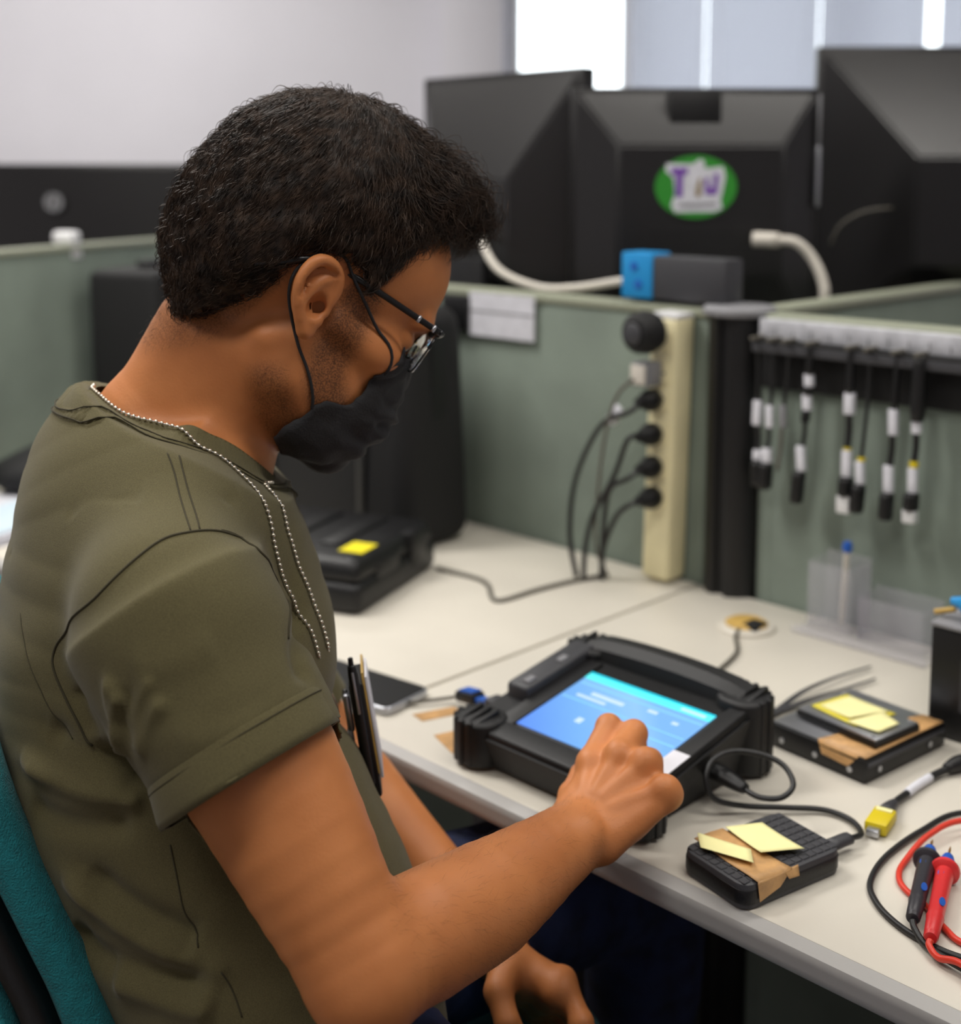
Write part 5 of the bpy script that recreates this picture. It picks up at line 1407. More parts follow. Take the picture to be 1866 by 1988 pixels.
b.inputs['Sheen Weight'].default_value = 0.12; b.inputs['Sheen Roughness'].default_value = 0.5
tc = nt.nodes.new('ShaderNodeTexCoord')
n1 = nt.nodes.new('ShaderNodeTexNoise'); n1.inputs['Scale'].default_value = 1500; n1.inputs['Detail'].default_value = 2
r1 = nt.nodes.new('ShaderNodeValToRGB'); r1.color_ramp.elements[0].position = 0.3; r1.color_ramp.elements[1].position = 0.7
r1.color_ramp.elements[0].color = [lin(x) for x in (82, 76, 51)] + [1]; r1.color_ramp.elements[1].color = [lin(x) for x in (104, 97, 67)] + [1]
nt.links.new(tc.outputs['Object'], n1.inputs[0]); nt.links.new(n1.outputs['Fac'], r1.inputs[0]); nt.links.new(r1.outputs[0], b.inputs['Base Color'])
bp = nt.nodes.new('ShaderNodeBump'); bp.inputs['Strength'].default_value = 0.25; bp.inputs['Distance'].default_value = 0.001
nt.links.new(n1.outputs['Fac'], bp.inputs['Height']); nt.links.new(bp.outputs[0], b.inputs['Normal'])
shirt = under(link_mesh('t_shirt', bm, SHIRT, smooth=True))
BVS = BVHTree.FromPolygons([tuple(v.co) for v in shirt.data.vertices], [tuple(p.vertices) for p in shirt.data.polygons])
sol = shirt.modifiers.new('cloth', 'SOLIDIFY'); sol.thickness = 0.0016; sol.offset = -1
def snap(pts, off, trees=None, sub=6):
    out = []
    for p in catmull([Vector(p) for p in pts], sub):
        best = None
        for T_ in (trees or [BVS]):
            c, n_, i, d_ = T_.find_nearest(p)
            if best is None or d_ < best[2]: best = (c, n_, d_)
        out.append(best[0] + best[1] * off)
    return out
# ribbed collar
SEAM = mat('olive_thread', (60, 55, 36), 0.9, bump=0.05)
bm = bmesh.new()
NS = 360
rows = []
prof = [(0.0790, 0.0700, 0.0085), (0.0805, 0.0715, 0.0105), (0.0830, 0.0740, 0.0100), (0.0875, 0.0790, 0.0055), (0.0930, 0.0860, -0.0020), (0.0960, 0.0895, -0.0075), (0.0940, 0.0880, -0.0120)]
for k in range(NS):
    a = 2 * math.pi * k / NS
    rb = 0.0005 if k % 3 == 0 else 0.0
    row = []
    for i, (rx, ry, nn) in enumerate(prof):
        rx = rx if math.cos(a) > 0 else prof[0][0] + (rx - prof[0][0]) * (1 - 0.6 * abs(math.cos(a)))
        q = CO + ce * (rx - rb * (0 < i < 6)) * math.cos(a) + Rv * (ry - rb * (0 < i < 6)) * math.sin(a) + cn * (nn + cbump(math.sin(a)))
        row.append(q)
    rows.append(row)
RR = np.array(rows).reshape(-1, 3)
for _ in range(3):
    g_ = grad(B, RR, 0.002); g_ /= np.maximum(np.linalg.norm(g_, axis=1), 1e-9)[:, None]
    RR = RR + g_ * np.maximum(0, 0.0014 - B(RR))[:, None]
ri = np.tile(np.arange(len(prof)), NS)
tgt = np.array([0.002, 0.002, 0.002, 0.002, 0.0016, 0.0010, -0.0022])[ri]
for _ in range(4):
    g_, d_ = grad(S, RR, 0.002, True); g_ /= np.maximum((g_ * g_).sum(1), 0.2)[:, None]
    e_ = np.where(ri >= 4, tgt - d_, np.maximum(0, tgt - d_))
    RR = RR + g_ * np.clip(e_, -0.006, 0.006)[:, None]
RR = RR.reshape(NS, -1, 3)
for _ in range(6): RR = (np.roll(RR, 1, 0) + 2 * RR + np.roll(RR, -1, 0)) / 4
RR[::3, 1:6] -= (RR[::3, 1:6] - CO) * 0.006
RR = RR.reshape(NS, -1, 3)
rows = [[bm.verts.new(q) for q in row] for row in RR]
for k in range(NS):
    A_, B_ = rows[k], rows[(k + 1) % NS]
    for i in range(len(prof) - 1):
        bm.faces.new((A_[i], A_[i + 1], B_[i + 1], B_[i]))
bmesh.ops.recalc_face_normals(bm, faces=bm.faces)
collar = under(link_mesh('collar', bm, SHIRT, smooth=True), shirt)
for r_, of_ in ((5, 0.0009), (4, 0.0010)):
    st_ = [Vector(p) + (Vector(p) - Vector(CO)).normalized() * of_ for p in RR[::4, r_]]
    bm = bmesh.new(); add_tube(bm, st_, 0.0006, 5, closed=True)
    under(link_mesh('collar_stitch', bm, SEAM, smooth=True), shirt)
# sleeve hems: turned bands a little proud of the sleeve
SEAM = mat('olive_thread', (60, 55, 36), 0.9, bump=0.05)
def loop_at(centre, axis, off, n=72):
    ref = sidev - axis * (sidev @ axis); ref /= np.linalg.norm(ref); bi = np.cross(axis, ref)
    out = []
    for k in range(n):
        a = 2 * math.pi * k / n
        dv = ref * math.cos(a) + bi * math.sin(a)
        hit = BVS.ray_cast(Vector(centre + dv * 0.13), Vector(-dv), 0.13)
        p = hit[0] if hit[0] is not None else Vector(centre + dv * 0.062)
        r = min(0.075, max(0.05, np.linalg.norm(A3(p) - centre)))
        out.append((dv, r))
    rr = np.array([r for _, r in out])
    for _ in range(6): rr = (np.roll(rr, 1) + rr * 2 + np.roll(rr, -1)) / 4
    return [Vector(centre + dv * (r + off)) for (dv, _), r in zip(out, rr)]
def band(name, c0, axis, w_, off):
    L0 = loop_at(c0 - axis * w_, axis, off * 0.2); L1 = loop_at(c0 - axis * (w_ - 0.003), axis, off); L2 = loop_at(c0 - axis * 0.004, axis, off)
    n = len(L0)
    L3 = [p + Vector(axis) * 0.006 for p in L2]
    L4 = [p + Vector(axis) * 0.0055 - (p - Vector(c0)).normalized() * 0.003 for p in L2]
    bm = bmesh.new()
    R5 = [[bm.verts.new(p) for p in L] for L in (L0, L1, L2, L3, L4)]
    for A_, B_ in zip(R5, R5[1:]):
        for k in range(n):
            bm.faces.new((A_[k], A_[(k + 1) % n], B_[(k + 1) % n], B_[k]))
    bmesh.ops.recalc_face_normals(bm, faces=bm.faces)
    under(link_mesh(name, bm, SHIRT, smooth=True), shirt)
    bm = bmesh.new(); add_tube(bm, loop_at(c0 - axis * (w_ - 0.0045), axis, off + 0.0002), 0.0005, 5, closed=True)
    under(link_mesh('hem_stitch', bm, SEAM, smooth=True), shirt)
band('sleeve_hem', hemR, ua, 0.026, 0.0016)
for nm, pts, r in SEAMS:
    sp_ = snap(pts, 0.0)
    for _ in range(4): sp_ = [sp_[0]] + [(a_ + b_ * 2 + c_) / 4 for a_, b_, c_ in zip(sp_, sp_[1:], sp_[2:])] + [sp_[-1]]
    bm = bmesh.new(); add_tube(bm, snap(sp_, 0.0003, sub=1), r, 6)
    under(link_mesh(nm, bm, SEAM, smooth=True), shirt)

# ------------------------------------------------------------------ jeans, shoes
JN = Field()
JN.loft([Jv['t_belly'] - Zv * 0.02, hipc, hipc - Zv * 0.06], [0.160, 0.175, 0.165], [0.125, 0.128, 0.115], Rv, k=0.02)
for hp, kn, an, dd in ((hip_r, kn_r, an_r, dr_), (hip_l, kn_l, an_l, dl_)):
    JN.cone(hp + Zv * 0.012, kn, 0.094, 0.066, 0.03); JN.cone(kn, an + Zv * 0.0, 0.064, 0.054, 0.02)
V, Q = polygonize(JN, (-0.42, 0.45, 0.02), (0.40, 1.55, 0.80), 0.009)
Nj = grad(JN, V, 0.003); Nj /= np.linalg.norm(Nj, axis=1)[:, None]
V = V + Nj * (vnoise(V, 55, 9) * 0.0022 + vnoise(V, 120, 11) * 0.0010)[:, None]
JE = mat('dark_denim', (30, 42, 78), 0.85, var=0.22, vscale=30, bump=0.5, bscale=900)
under(np_mesh('jeans', V, Q, JE))
for an, dd in ((an_r, dr_), (an_l, dl_)):
    f_ = Field(); f_.loft([an - Zv * 0.035 - dd * 0.05, an - Zv * 0.045 + dd * 0.03, an - Zv * 0.055 + dd * 0.16], [0.036, 0.042, 0.038], [0.040, 0.044, 0.026], np.cross(dd, Zv), k=0.01)
    f_.cone(an, an - Zv * 0.04, 0.042, 0.042, 0.02)
    V, Q = polygonize(f_, an - 0.24, an + 0.24, 0.006)
    V[:, 2] = np.maximum(V[:, 2], 0.004)
    under(np_mesh('shoe', V, Q, M['black']))

# ------------------------------------------------------------------ hair
HR = Field()
hell(HR, (-0.012, 0, 0.050), (0.110, 0.087, 0.110), 0.02)
hell(HR, (0.044, 0, 0.100), (0.046, 0.062, 0.050), 0.02)
hell(HR, (0.066, 0.004, 0.121), (0.021, 0.040, 0.021), 0.016)
hell(HR, (-0.052, 0, 0.014), (0.067, 0.073, 0.074), 0.02)
hell(HR, (-0.061, 0, -0.037), (0.034, 0.056, 0.050), 0.02)
def hair_field(p, *a):
    d = HR(p)
    f, s, t = to_head(p)
    over = t - np.interp(f, HLF, HLT)
    thin = 0.030 * (1 - smooth01(over, -0.006, 0.014)) + 0.007 * (1 - smooth01(over, 0.010, 0.06))
    thin = thin + 0.006 * (1 - smooth01(t, -0.075, -0.01)) * (1 - smooth01(f, -0.07, -0.02))
    front = smooth01(f, 0.0, 0.06) * smooth01(t, 0.09, 0.13)
    crest = np.abs(np.sin(f * 105 + 26 * np.abs(s) + 1.3 * np.sin(s * 70 + f * 40))) - 0.5
    amp = 0.0002 + 0.0040 * front * smooth01(over, 0.01, 0.05)
    return d + thin - crest * amp - vnoise(p, 200, 21) * 0.0007
V, Q = polygonize(hair_field, HO - 0.19, HO + 0.22, 0.0026, newton=1)
HAIRM = bpy.data.materials.new('dark_hair'); HAIRM.use_nodes = True
nt = HAIRM.node_tree; b = nt.nodes['Principled BSDF']
b.inputs['Roughness'].default_value = 0.52; b.inputs['Specular IOR Level'].default_value = 0.3
tc = nt.nodes.new('ShaderNodeTexCoord'); n1 = nt.nodes.new('ShaderNodeTexNoise'); n1.inputs['Scale'].default_value = 90
r1 = nt.nodes.new('ShaderNodeValToRGB'); r1.color_ramp.elements[0].position = 0.35; r1.color_ramp.elements[1].position = 0.7
r1.color_ramp.elements[0].color = [lin(x) for x in (34, 26, 21)] + [1]; r1.color_ramp.elements[1].color = [lin(x) for x in (72, 55, 43)] + [1]
nt.links.new(tc.outputs['Object'], n1.inputs[0]); nt.links.new(n1.outputs['Fac'], r1.inputs[0]); nt.links.new(r1.outputs[0], b.inputs['Base Color'])
hair = under(np_mesh('hair', V, Q, HAIRM))
# strands
rs = np.random.RandomState(4)
f, s, t = to_head(V)
over = t - np.interp(f, HLF, HLT)
db = B(V)
cand = np.flatnonzero((over > -0.002) & (db > 0.0005))
Nh = np.zeros_like(V); tri = V[Q]
fnn = np.cross(tri[:, 2] - tri[:, 0], tri[:, 3] - tri[:, 1])
for k in range(4): np.add.at(Nh, Q[:, k], fnn)
Nh /= np.maximum(np.linalg.norm(Nh, axis=1), 1e-12)[:, None]
NSTR = 24000
pick = cand[rs.randint(0, len(cand), NSTR)]
P0 = V[pick] + rs.normal(scale=0.0012, size=(NSTR, 3)); n0 = Nh[pick]
crown = Hd(-0.055, 0.0, 0.15)
fl = P0 - crown
fpk, spk, tpk = f[pick], s[pick], t[pick]
topf = smooth01(fpk, -0.03, 0.04) * smooth01(tpk, 0.06, 0.12)
fl = fl / np.linalg.norm(fl, axis=1)[:, None] + topf[:, None] * (hf * 0.9 + hs * 0.35)
fl += (1 - topf)[:, None] * (-ht * 0.7 - hf * 0.25 * (fpk < 0.03)[:, None])
fl += rs.normal(scale=0.22, size=(NSTR, 3))
fl -= n0 * (fl * n0).sum(1)[:, None]
fl /= np.maximum(np.linalg.norm(fl, axis=1), 1e-9)[:, None]
bi = np.cross(n0, fl)
ln = (0.010 + 0.020 * topf + 0.006 * smooth01(tpk, -0.02, 0.05)) * rs.uniform(0.6, 1.2, NSTR)
ln *= np.clip(0.35 + smooth01(over[pick], -0.002, 0.02), 0, 1)
wav = (0.0018 + 0.0040 * topf) * rs.uniform(0.5, 1.3, NSTR)
ph = vnoise(P0, 60, 31) * 3 + rs.normal(scale=0.5, size=NSTR)
lift = (0.0020 + 0.0034 * topf) * rs.uniform(0.2, 1.4, NSTR)
wild = rs.uniform(size=NSTR) < 0.07
lift[wild] *= 3.0
NP = 8
pts = []
for k in range(NP):
    q = k / (NP - 1)
    a = q * (3.5 + 5.5 * topf) + ph
    dn = lift * np.sin(math.pi * min(1, q * 0.85 + 0.12)) + wav * 0.6 * np.sin(a + 1.2) * q - 0.0010 * q
    pts.append(P0 + fl * (ln * q)[:, None] + bi * (wav * np.sin(a) * (0.3 + q))[:, None] + n0 * (dn - ln ** 2 * q * q * 4.2)[:, None])
def strands(name, pts, rad, m, parent):
    NP, n = len(pts), len(pts[0])
    X = np.stack(pts, 1)
    T = np.empty_like(X); T[:, 1:-1] = X[:, 2:] - X[:, :-2]; T[:, 0] = X[:, 1] - X[:, 0]; T[:, -1] = X[:, -1] - X[:, -2]
    T /= np.maximum(np.linalg.norm(T, axis=2), 1e-12)[..., None]
    u1 = np.cross(T, np.array([0.31, 0.77, 0.55])); u1 /= np.maximum(np.linalg.norm(u1, axis=2), 1e-9)[..., None]; u2 = np.cross(T, u1)
    tp = np.linspace(1, 0.25, NP)[None, :, None] * (rad[:, None, None] if hasattr(rad, '__len__') else rad)
    ring = np.stack([X + tp * (u1 * math.cos(a) + u2 * math.sin(a)) for a in (0, 2.094, 4.189)], 2)      # n, NP, 3, 3
    VV = ring.reshape(-1, 3)
    idx = np.arange(n * NP * 3).reshape(n, NP, 3)
    fs = []
    for c in range(3):
        c2 = (c + 1) % 3
        fs.append(np.stack([idx[:, :-1, c], idx[:, :-1, c2], idx[:, 1:, c2], idx[:, 1:, c]], -1).reshape(-1, 4))
    return under(np_mesh(name, VV, np.concatenate(fs), m), parent)
o = strands('hair_strands', pts, rs.uniform(0.00022, 0.00045, NSTR), HAIRM, hair); o['kind'] = 'stuff'
# short beard and nape hairs
cb = np.flatnonzero(beard > 0.35)
NB = 2600
Vb = np.empty(len(body.data.vertices) * 3, dtype=np.float32); body.data.vertices.foreach_get('co', Vb); Vb = Vb.reshape(-1, 3).astype(float)
pk_ = cb[rs.randint(0, len(cb), NB)]
nb = grad(B, Vb[pk_], 0.0015); nb /= np.maximum(np.linalg.norm(nb, axis=1), 1e-9)[:, None]
dn_ = -ht * 0.8 + hf * 0.3 + rs.normal(scale=0.5, size=(NB, 3)); dn_ -= nb * (dn_ * nb).sum(1)[:, None]; dn_ /= np.linalg.norm(dn_, axis=1)[:, None]
p0 = Vb[pk_] + rs.normal(scale=0.0012, size=(NB, 3)); lb = rs.uniform(0.0025, 0.006, NB)[:, None]
o = strands('beard_hair', [p0, p0 + nb * 0.0009 + dn_ * lb * 0.5, p0 + nb * 0.0010 + dn_ * lb], 0.00012, HAIRM, body); o['kind'] = 'stuff'
# fine forearm hair
da = np.linalg.norm(np.cross(Vb - el, fa), axis=1); ta = (Vb - el) @ fa
ca = np.flatnonzero((da < 0.06) & (ta > 0.0) & (ta < 0.26))
NA = 1500
pk_ = ca[rs.randint(0, len(ca), NA)]
nb = grad(B, Vb[pk_], 0.0015); nb /= np.maximum(np.linalg.norm(nb, axis=1), 1e-9)[:, None]
dn_ = fa * 0.8 - Zv * 0.5 + rs.normal(scale=0.4, size=(NA, 3)); dn_ -= nb * (dn_ * nb).sum(1)[:, None]; dn_ /= np.linalg.norm(dn_, axis=1)[:, None]
p0 = Vb[pk_]; lb = rs.uniform(0.004, 0.010, NA)[:, None]
o = strands('arm_hair', [p0, p0 + nb * 0.0018 + dn_ * lb * 0.5, p0 + nb * 0.0022 + dn_ * lb], 0.00004, HAIRM, body); o['kind'] = 'stuff'
# ------------------------------------------------------------------ face mask
MK = [  # mid-line (f, t), rear edge (f, s, t)
    (0.0985, 0.006, 0.068, 0.045, -0.002), (0.1050, -0.006, 0.067, 0.0515, -0.012), (0.1085, -0.016, 0.0675, 0.0530, -0.020), (0.1130, -0.028, 0.067, 0.0540, -0.029),
    (0.1110, -0.034, 0.069, 0.0545, -0.036), (0.1165, -0.043, 0.068, 0.0550, -0.043), (0.1110, -0.050, 0.066, 0.0550, -0.049), (0.1175, -0.058, 0.058, 0.0555, -0.053),
    (0.1130, -0.066, 0.046, 0.0565, -0.057), (0.1080, -0.072, 0.038, 0.0575, -0.063), (0.1100, -0.080, 0.037, 0.0575, -0.072), (0.1010, -0.090, 0.036, 0.0560, -0.081), (0.0940, -0.099, 0.036, 0.0530, -0.089),
    (0.0720, -0.108, 0.036, 0.0470, -0.096), (0.0480, -0.112, 0.036, 0.0350, -0.102)]
rowsp = catmull([Vector((a, t_, e)) for a, t_, e, s_, q in MK], 4); rowse = catmull([Vector((s_, q, 0)) for a, t_, e, s_, q in MK], 4)
VV = []; NC = 41
for rp_, re_ in zip(rowsp, rowse):
    fm, tm, fe = rp_; se, te, _ = re_
    for j in range(NC):
        ph_ = (j / (NC - 1) - 0.5) * math.pi
        sn, cs = math.sin(ph_), math.cos(ph_)
        VV.append((fe + (fm - fe) * cs ** 0.85, se * math.copysign(abs(sn) ** 0.9, sn), te + (tm - te) * cs ** 0.8))
VV = np.array(VV)
VV[:, 0] += vnoise(VV, 170, 41) * 0.0024 + vnoise(VV, 420, 43) * 0.0008
VV[:, 2] += vnoise(VV, 230, 45) * 0.0009
Vm = HO + (VV[:, :1] * hf + VV[:, 1:2] * hs + VV[:, 2:] * ht) * HS
nr = len(rowsp)
ix = np.arange(nr * NC).reshape(nr, NC)
Qm = np.stack([ix[:-1, :-1], ix[1:, :-1], ix[1:, 1:], ix[:-1, 1:]], -1).reshape(-1, 4)
# keep the sheet outside the face
for _ in range(6):
    db = B(Vm); gb = grad(B, Vm, 0.002); gb /= np.maximum(np.linalg.norm(gb, axis=1), 1e-9)[:, None]
    Vm = Vm + gb * np.clip(0.0022 - db, 0, 0.004)[:, None]
mask = thing('face_mask', 'black cloth face mask over his nose and chin', 'face mask', tuple(Hd(0.09, 0, -0.05)))
def under_t(o, root):
    o.parent = root; o.matrix_parent_inverse = Matrix.Translation(root.location).inverted(); return o
MASKM = mat('black_mask_cloth', (34, 34, 37), 0.8, var=0.1, vscale=60, bump=0.3, bscale=700)
o = under_t(np_mesh('mask_sheet', Vm, Qm, MASKM), mask)
sm_ = o.modifiers.new('sheet', 'SOLIDIFY'); sm_.thickness = 0.0012; sm_.offset = 1
def out_of(pts, gap):
    X = np.array([tuple(p) for p in pts])
    for _ in range(5):
        d_ = B(X); g_ = grad(B, X, 0.0015); g_ /= np.maximum(np.linalg.norm(g_, axis=1), 1e-9)[:, None]
        X = X + g_ * np.maximum(0, gap - d_)[:, None]
    for _ in range(2): X[1:-1] = (X[:-2] + 2 * X[1:-1] + X[2:]) / 4
    return [Vector(x) for x in X]
for s in (1, -1):
    lp = [(0.072, 0.0530, -0.013), (0.067, 0.0535, -0.005), (0.050, 0.0625, 0.008), (0.026, 0.0695, 0.022), (0.010, 0.0735, 0.031), (-0.004, 0.0740, 0.040), (-0.020, 0.0755, 0.033), (-0.0285, 0.0770, 0.014), (-0.0245, 0.0745, -0.002), (-0.014, 0.0705, -0.015), (0.002, 0.0660, -0.030), (0.018, 0.0620, -0.044), (0.034, 0.0590, -0.058), (0.040, 0.0580, -0.066)]
    under_t(tube('ear_loop', out_of(catmull([Vector(Hd(f_, s * s_, t_)) for f_, s_, t_ in lp], 5), 0.0012), 0.0013, MASKM, n=8, sub=0), mask)
# ------------------------------------------------------------------ eyeglasses
gl = thing('eyeglasses', 'thin black framed eyeglasses on his nose', 'eyeglasses', tuple(Hd(0.09, 0, 0.02)))
FRM = mat('black_frame', (18, 18, 20), 0.3, bump=0.02)
for s in (1, -1):
    tp = [(-0.056, 0.0735, 0.000), (-0.042, 0.0770, 0.0105), (-0.028, 0.0775, 0.0215), (-0.014, 0.0720, 0.029), (0.004, 0.0705, 0.0315), (0.030, 0.0725, 0.032), (0.065, 0.0690, 0.032), (0.092, 0.0665, 0.032)]
    under_t(tube('temple_arm', [Vector(Hd(f_, s * s_, t_)) for f_, s_, t_ in tp], lambda q: 0.0030 if q < 0.35 else 0.0026, FRM, n=8, flat=0.5, updir=Vector(hs * s)), gl)
    for f0 in (0.070, 0.084):
        bm = bmesh.new(); add_tube(bm, [Vector(Hd(f0, s * 0.0685, 0.032)), Vector(Hd(f0 + 0.0022, s * 0.0683, 0.032))], 0.0031, 10, flat=0.62, updir=Vector(hs * s))
        under_t(link_mesh('silver_ring', bm, M['silver'], smooth=True), gl)
    ol = []
    for x, y in rrect(0.051, 0.036, 0.014, 6):
        ol.append(Vector(Hd(0.0985 + 0.06 * y - 0.9 * x * x * 4 - 0.10 * max(0, x + 0.01), s * (0.0335 + x), 0.0135 + y)))
    under_t(tube('lens_rim', ol, 0.0009, FRM, n=6, sub=0, closed=True), gl)
    under_t(tube('brow_bar', [ol[0], ol[3], ol[6], ol[7], ol[10], ol[13]] if s > 0 else [ol[0], ol[3], ol[6], ol[7], ol[10], ol[13]], 0.0016, FRM, n=8, sub=4), gl)
    bm = bmesh.new()
    c_ = bm.verts.new(sum(ol, Vector()) / len(ol)); vs = [bm.verts.new(p) for p in ol]
    for k in range(len(vs)): bm.faces.new((c_, vs[k], vs[(k + 1) % len(vs)]))
    bmesh.ops.recalc_face_normals(bm, faces=bm.faces)
    o = under_t(link_mesh('lens', bm, M['glass'], smooth=True), gl)
    sm_ = o.modifiers.new('glass', 'SOLIDIFY'); sm_.thickness = 0.0016
    under_t(tube('hinge_end', [Vector(Hd(0.0945, s * 0.0575, 0.030)), Vector(Hd(0.0945, s * 0.0635, 0.032)), Vector(Hd(0.091, s * 0.0668, 0.032))], 0.0024, FRM, n=8, sub=3), gl)
under_t(tube('bridge', [Vector(Hd(0.1000, 0.0095, 0.022)), Vector(Hd(0.1025, 0, 0.026)), Vector(Hd(0.1000, -0.0095, 0.022))], 0.0013, FRM, n=8), gl)
# ------------------------------------------------------------------ bead chain and badge
BVC = BVHTree.FromPolygons([tuple(v.co) for v in collar.data.vertices], [tuple(p.vertices) for p in collar.data.polygons])
BV3 = [BVS, BVB, BVC]
def resample(pts, step):
    out = [pts[0]]; acc = 0.0
    for a, b_ in zip(pts, pts[1:]):
        L_ = (b_ - a).length
        while acc + L_ >= step:
            t_ = (step - acc) / L_; a = a + (b_ - a) * t_; out.append(a); L_ = (b_ - a).length; acc = 0.0
        acc += L_
    return out
def outer_snap(p, off):
    """nearest point on the outermost of shirt, collar and skin"""
    c, n_, i, d_ = min((T_.find_nearest(p) for T_ in BV3), key=lambda r: r[3])
    for T_ in BV3:                                            # push out of anything it is still inside
        for _ in range(2):
            h_ = T_.find_nearest(c)
            if h_[0] is not None and (c - h_[0]).dot(h_[1]) < 0 and h_[3] < 0.02: c = h_[0]; n_ = h_[1]
    return c + n_ * off
def push_out(P_):
    out = []
    for p in P_:
        for T_ in BV3:
            h_ = T_.find_nearest(p)
            if h_[0] is not None and h_[3] < 0.03 and (p - h_[0]).dot(h_[1]) < 0.0017: p = h_[0] + h_[1] * 0.0019
        out.append(p)
    for _ in range(2): out = [out[0]] + [(a + b_ * 2 + c) / 4 for a, b_, c in zip(out, out[1:], out[2:])] + [out[-1]]
    return out
cr = lambda k, r: Vector(RR[k, r]) + (Vector(RR[k, r]) - Vector(CO)).normalized() * 0.0018
S1 = catmull([cr(k_, r_) for k_, r_ in ((185, 1), (165, 1), (145, 2), (125, 2), (110, 2), (98, 3), (88, 4), (78, 5))] + [Vector(CHAIN1[0])], 8)[:-1]
S1 = push_out(S1)
S1 += [outer_snap(p, 0.0019) for p in catmull([S1[-1]] + [Vector(p) for p in CHAIN1], 10)][1:]
S1f = catmull([S1[-1]] + [Vector(p) for p in CHAIN1B], 8)
S2 = [outer_snap(p, 0.0019) for p in catmull([cr(42, 4)] + [Vector(p) for p in CHAIN2[1:]], 10)]
S2f = catmull([S2[-1]] + [Vector(p) for p in CHAIN2B], 8)
nk = thing('bead_necklace', 'silver ball chain hanging round his neck over the t-shirt', 'necklace', tuple(S1[0]))
bm = bmesh.new(); bmesh.ops.create_icosphere(bm, subdivisions=2, radius=0.00165)
bme = bpy.data.meshes.new('bead'); bm.to_mesh(bme); bm.free(); bme.polygons.foreach_set('use_smooth', [True] * len(bme.polygons)); bme.materials.append(mat('chain_silver', (214, 206, 190), 0.25, metal=0.85, bump=0.01))
for st in (S1 + S1f[1:], S2 + S2f[1:]):
    for p in resample(st, 0.0046):
        o = bpy.data.objects.new('bead', bme); COL.objects.link(o); o.location = p; under_t(o, nk)
    under_t(tube('chain_link', resample(st, 0.0046), 0.0004, M['silver'], n=5, sub=0), nk)
# badge holder hanging edge-on from the chain, lower end tucked in a shirt fold
bx = A3((-0.1152, 1.0534, 0.8712)); by_ = A3((-0.0989, 1.0472, 0.7713))
bd_ = by_ - bx; bd_ /= np.linalg.norm(bd_)
bt_ = np.cross(bd_, np.array([-0.12, 1.0, 0.0])); bt_ /= np.linalg.norm(bt_)       # thickness direction, mostly across the picture
bw_ = np.cross(bt_, bd_)
if bt_[0] < 0: bt_ = -bt_
mt = Matrix((Vector(bt_), Vector(bw_), Vector(-bd_))).transposed().to_4x4(); mt.translation = Vector(bx)
bg_ = thing('badge_holder', 'black badge holder with cards and a pen hanging from the chain at his belly', 'badge', tuple(bx))
bg_.rotation_euler = mt.to_euler()
box('holder_shell', (0.010, 0, -0.036), (0.013, 0.058, 0.100), M['black'], bg_, bevel=0.003)
box('yellow_card', (0.0165, 0, -0.022), (0.002, 0.054, 0.088), M['tan'], bg_, bevel=0.0006)
box('white_card', (0.0190, 0, -0.026), (0.0022, 0.054, 0.088), M['paper'], bg_, bevel=0.0006)
box('silver_clip', (-0.0005, -0.012, -0.014), (0.006, 0.012, 0.032), M['silver'], bg_, bevel=0.002)
box('clip_jaw', (-0.002, -0.012, -0.040), (0.005, 0.014, 0.024), M['white'], bg_, bevel=0.002)
tube('swivel_hook', [(-0.001, -0.006, 0.004), (-0.002, -0.008, -0.004), (0.0, -0.010, -0.010)], 0.0022, M['silver'], bg_, n=8)
lathe('pen_body', [(0, -0.075), (0.0035, -0.072), (0.0042, 0.022), (0.0035, 0.030), (0.0022, 0.031), (0.0022, 0.037), (0, 0.038)], M['black'], bg_, n=14, loc=(0.0090, -0.030, 0))
box('pen_clip', (0.0090, -0.0352, 0.008), (0.0022, 0.0014, 0.036), M['silver'], bg_, bevel=0.0005)
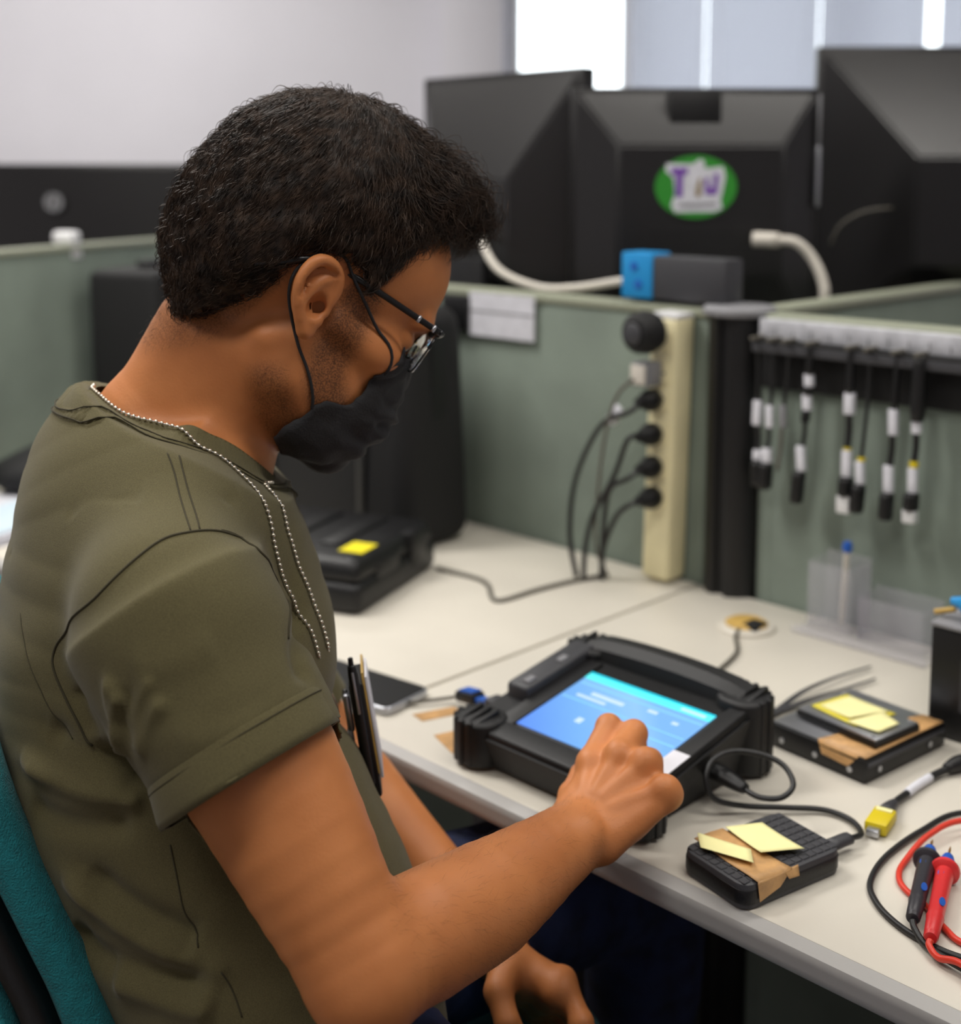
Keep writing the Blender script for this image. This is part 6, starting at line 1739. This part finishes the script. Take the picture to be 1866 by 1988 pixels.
# shirt pouch the badge is tucked into
# ------------------------------------------------------------------ chair
ch = thing('office_chair', 'teal upholstered office chair with black rim behind the man', 'chair', (hipc[0], hipc[1], 0))
def under_c(o): return under_t(o, ch)
CP = CHAIRP
def shell(name, off0, off1, half, inset, m, top=0, crown=0.012):
    """curved slab along the back profile between two offsets behind it"""
    pr_ = [A3(p) for p in catmull([Vector(p) for p in CP], 5)]
    pr_ = pr_[top:]
    n = len(pr_)
    bm = bmesh.new(); NW = 17
    grid = []
    for side_, off in ((0, off0), (1, off1)):
        g = []
        for i, p in enumerate(pr_):
            tg = pr_[min(i + 1, n - 1)] - pr_[max(i - 1, 0)]
            nb_ = np.cross(Rv, tg); nb_ /= np.linalg.norm(nb_)
            if nb_ @ Fv > 0: nb_ = -nb_                               # backwards
            e_ = min(i, n - 1 - i) / 6.0
            rd = 0.0 if e_ >= 1 else (1 - math.sqrt(max(0, 1 - (1 - e_) ** 2))) * 0.012
            row = []
            for k in range(NW):
                w_ = (k / (NW - 1)) * 2 - 1
                hw = half - inset - 0.075 * (1 - math.sqrt(max(0, 1 - (1 - min(1, (i + 0.6) / 10.0)) ** 2)))
                ed = max(0, abs(w_) - 0.86) / 0.14
                rnd_ = (1 - math.sqrt(max(0, 1 - ed * ed))) * 0.010
                dd_ = off + ((rd + rnd_) if side_ == 0 else -(rd + rnd_) * 0.5)
                q = p - Rv * half + Rv * (w_ * hw) + nb_ * (dd_ + crown * (1 - w_ * w_))
                row.append(bm.verts.new(q))
            g.append(row)
        grid.append(g)
    for side_, g in enumerate(grid):
        for i in range(n - 1):
            for k in range(NW - 1):
                f_ = (g[i][k], g[i][k + 1], g[i + 1][k + 1], g[i + 1][k])
                bm.faces.new(f_ if side_ else tuple(reversed(f_)))
    rim = [(i, 0) for i in range(n)] + [(n - 1, k) for k in range(1, NW)] + [(i, NW - 1) for i in range(n - 2, -1, -1)] + [(0, k) for k in range(NW - 2, 0, -1)]
    for a_, b_ in zip(rim, rim[1:] + rim[:1]):
        bm.faces.new((grid[0][a_[0]][a_[1]], grid[0][b_[0]][b_[1]], grid[1][b_[0]][b_[1]], grid[1][a_[0]][a_[1]]))
    bmesh.ops.recalc_face_normals(bm, faces=bm.faces)
    return under_c(link_mesh(name, bm, m, smooth=True))
shell('backrest_cushion', 0.004, 0.042, 0.205, 0.0, M['teal'], top=6)
shell('backrest_rim', 0.040, 0.066, 0.205, -0.004, M['black'])
shell('backrest_cover', 0.064, 0.082, 0.205, 0.004, M['teal'], top=8)
bm = bmesh.new()
add_box(bm, (0, 0, 0), (0.46, 0.47, 0.075), 0.032, 5)
st_ = sharp(link_mesh('seat_cushion', bm, M['teal'], smooth=True), 60)
st_.location = hipc + Fv * 0.10 + Zv * (0.462 - hipc[2]); st_.rotation_euler = (0, 0, FA); under_c(st_)
sb = box('seat_pan', tuple(hipc + Fv * 0.10 + Zv * (0.412 - hipc[2])), (0.43, 0.44, 0.03), M['black'], bevel=0.01); sb.rotation_euler = (0, 0, FA); under_c(sb)
under_c(tube('back_bracket', [hipc + Fv * 0.05 + Zv * (0.40 - hipc[2]), hipc - Fv * 0.12 + Zv * (0.40 - hipc[2]), A3(CP[-1]) - Rv * 0.205 - Fv * 0.085, A3(CP[6]) - Rv * 0.205 - Fv * 0.085], 0.02, M['black'], n=10))
under_c(tube('gas_column', [hipc + Fv * 0.1 + Zv * (0.40 - hipc[2]), hipc + Fv * 0.1 + Zv * (0.09 - hipc[2])], 0.027, M['black'], n=16, sub=2))
for k in range(5):
    a = R_(72 * k + 20); c0 = hipc + Fv * 0.1; c0[2] = 0.10
    e_ = c0 + np.array([math.cos(a), math.sin(a), 0]) * 0.27; e_[2] = 0.07
    under_c(tube('base_spoke', [Vector(c0), Vector(e_)], lambda q: 0.026 - 0.008 * q, M['black'], n=10, sub=3))
    o = lathe('castor', [(0, -0.022), (0.026, -0.022), (0.029, -0.018), (0.029, 0.018), (0.026, 0.022), (0, 0.022)], M['black'], n=20, mtx=Matrix.Translation((e_[0], e_[1], 0.03)) @ Matrix.Rotation(a, 4, 'Z') @ Matrix.Rotation(R_(90), 4, 'X'))
    under_c(o)
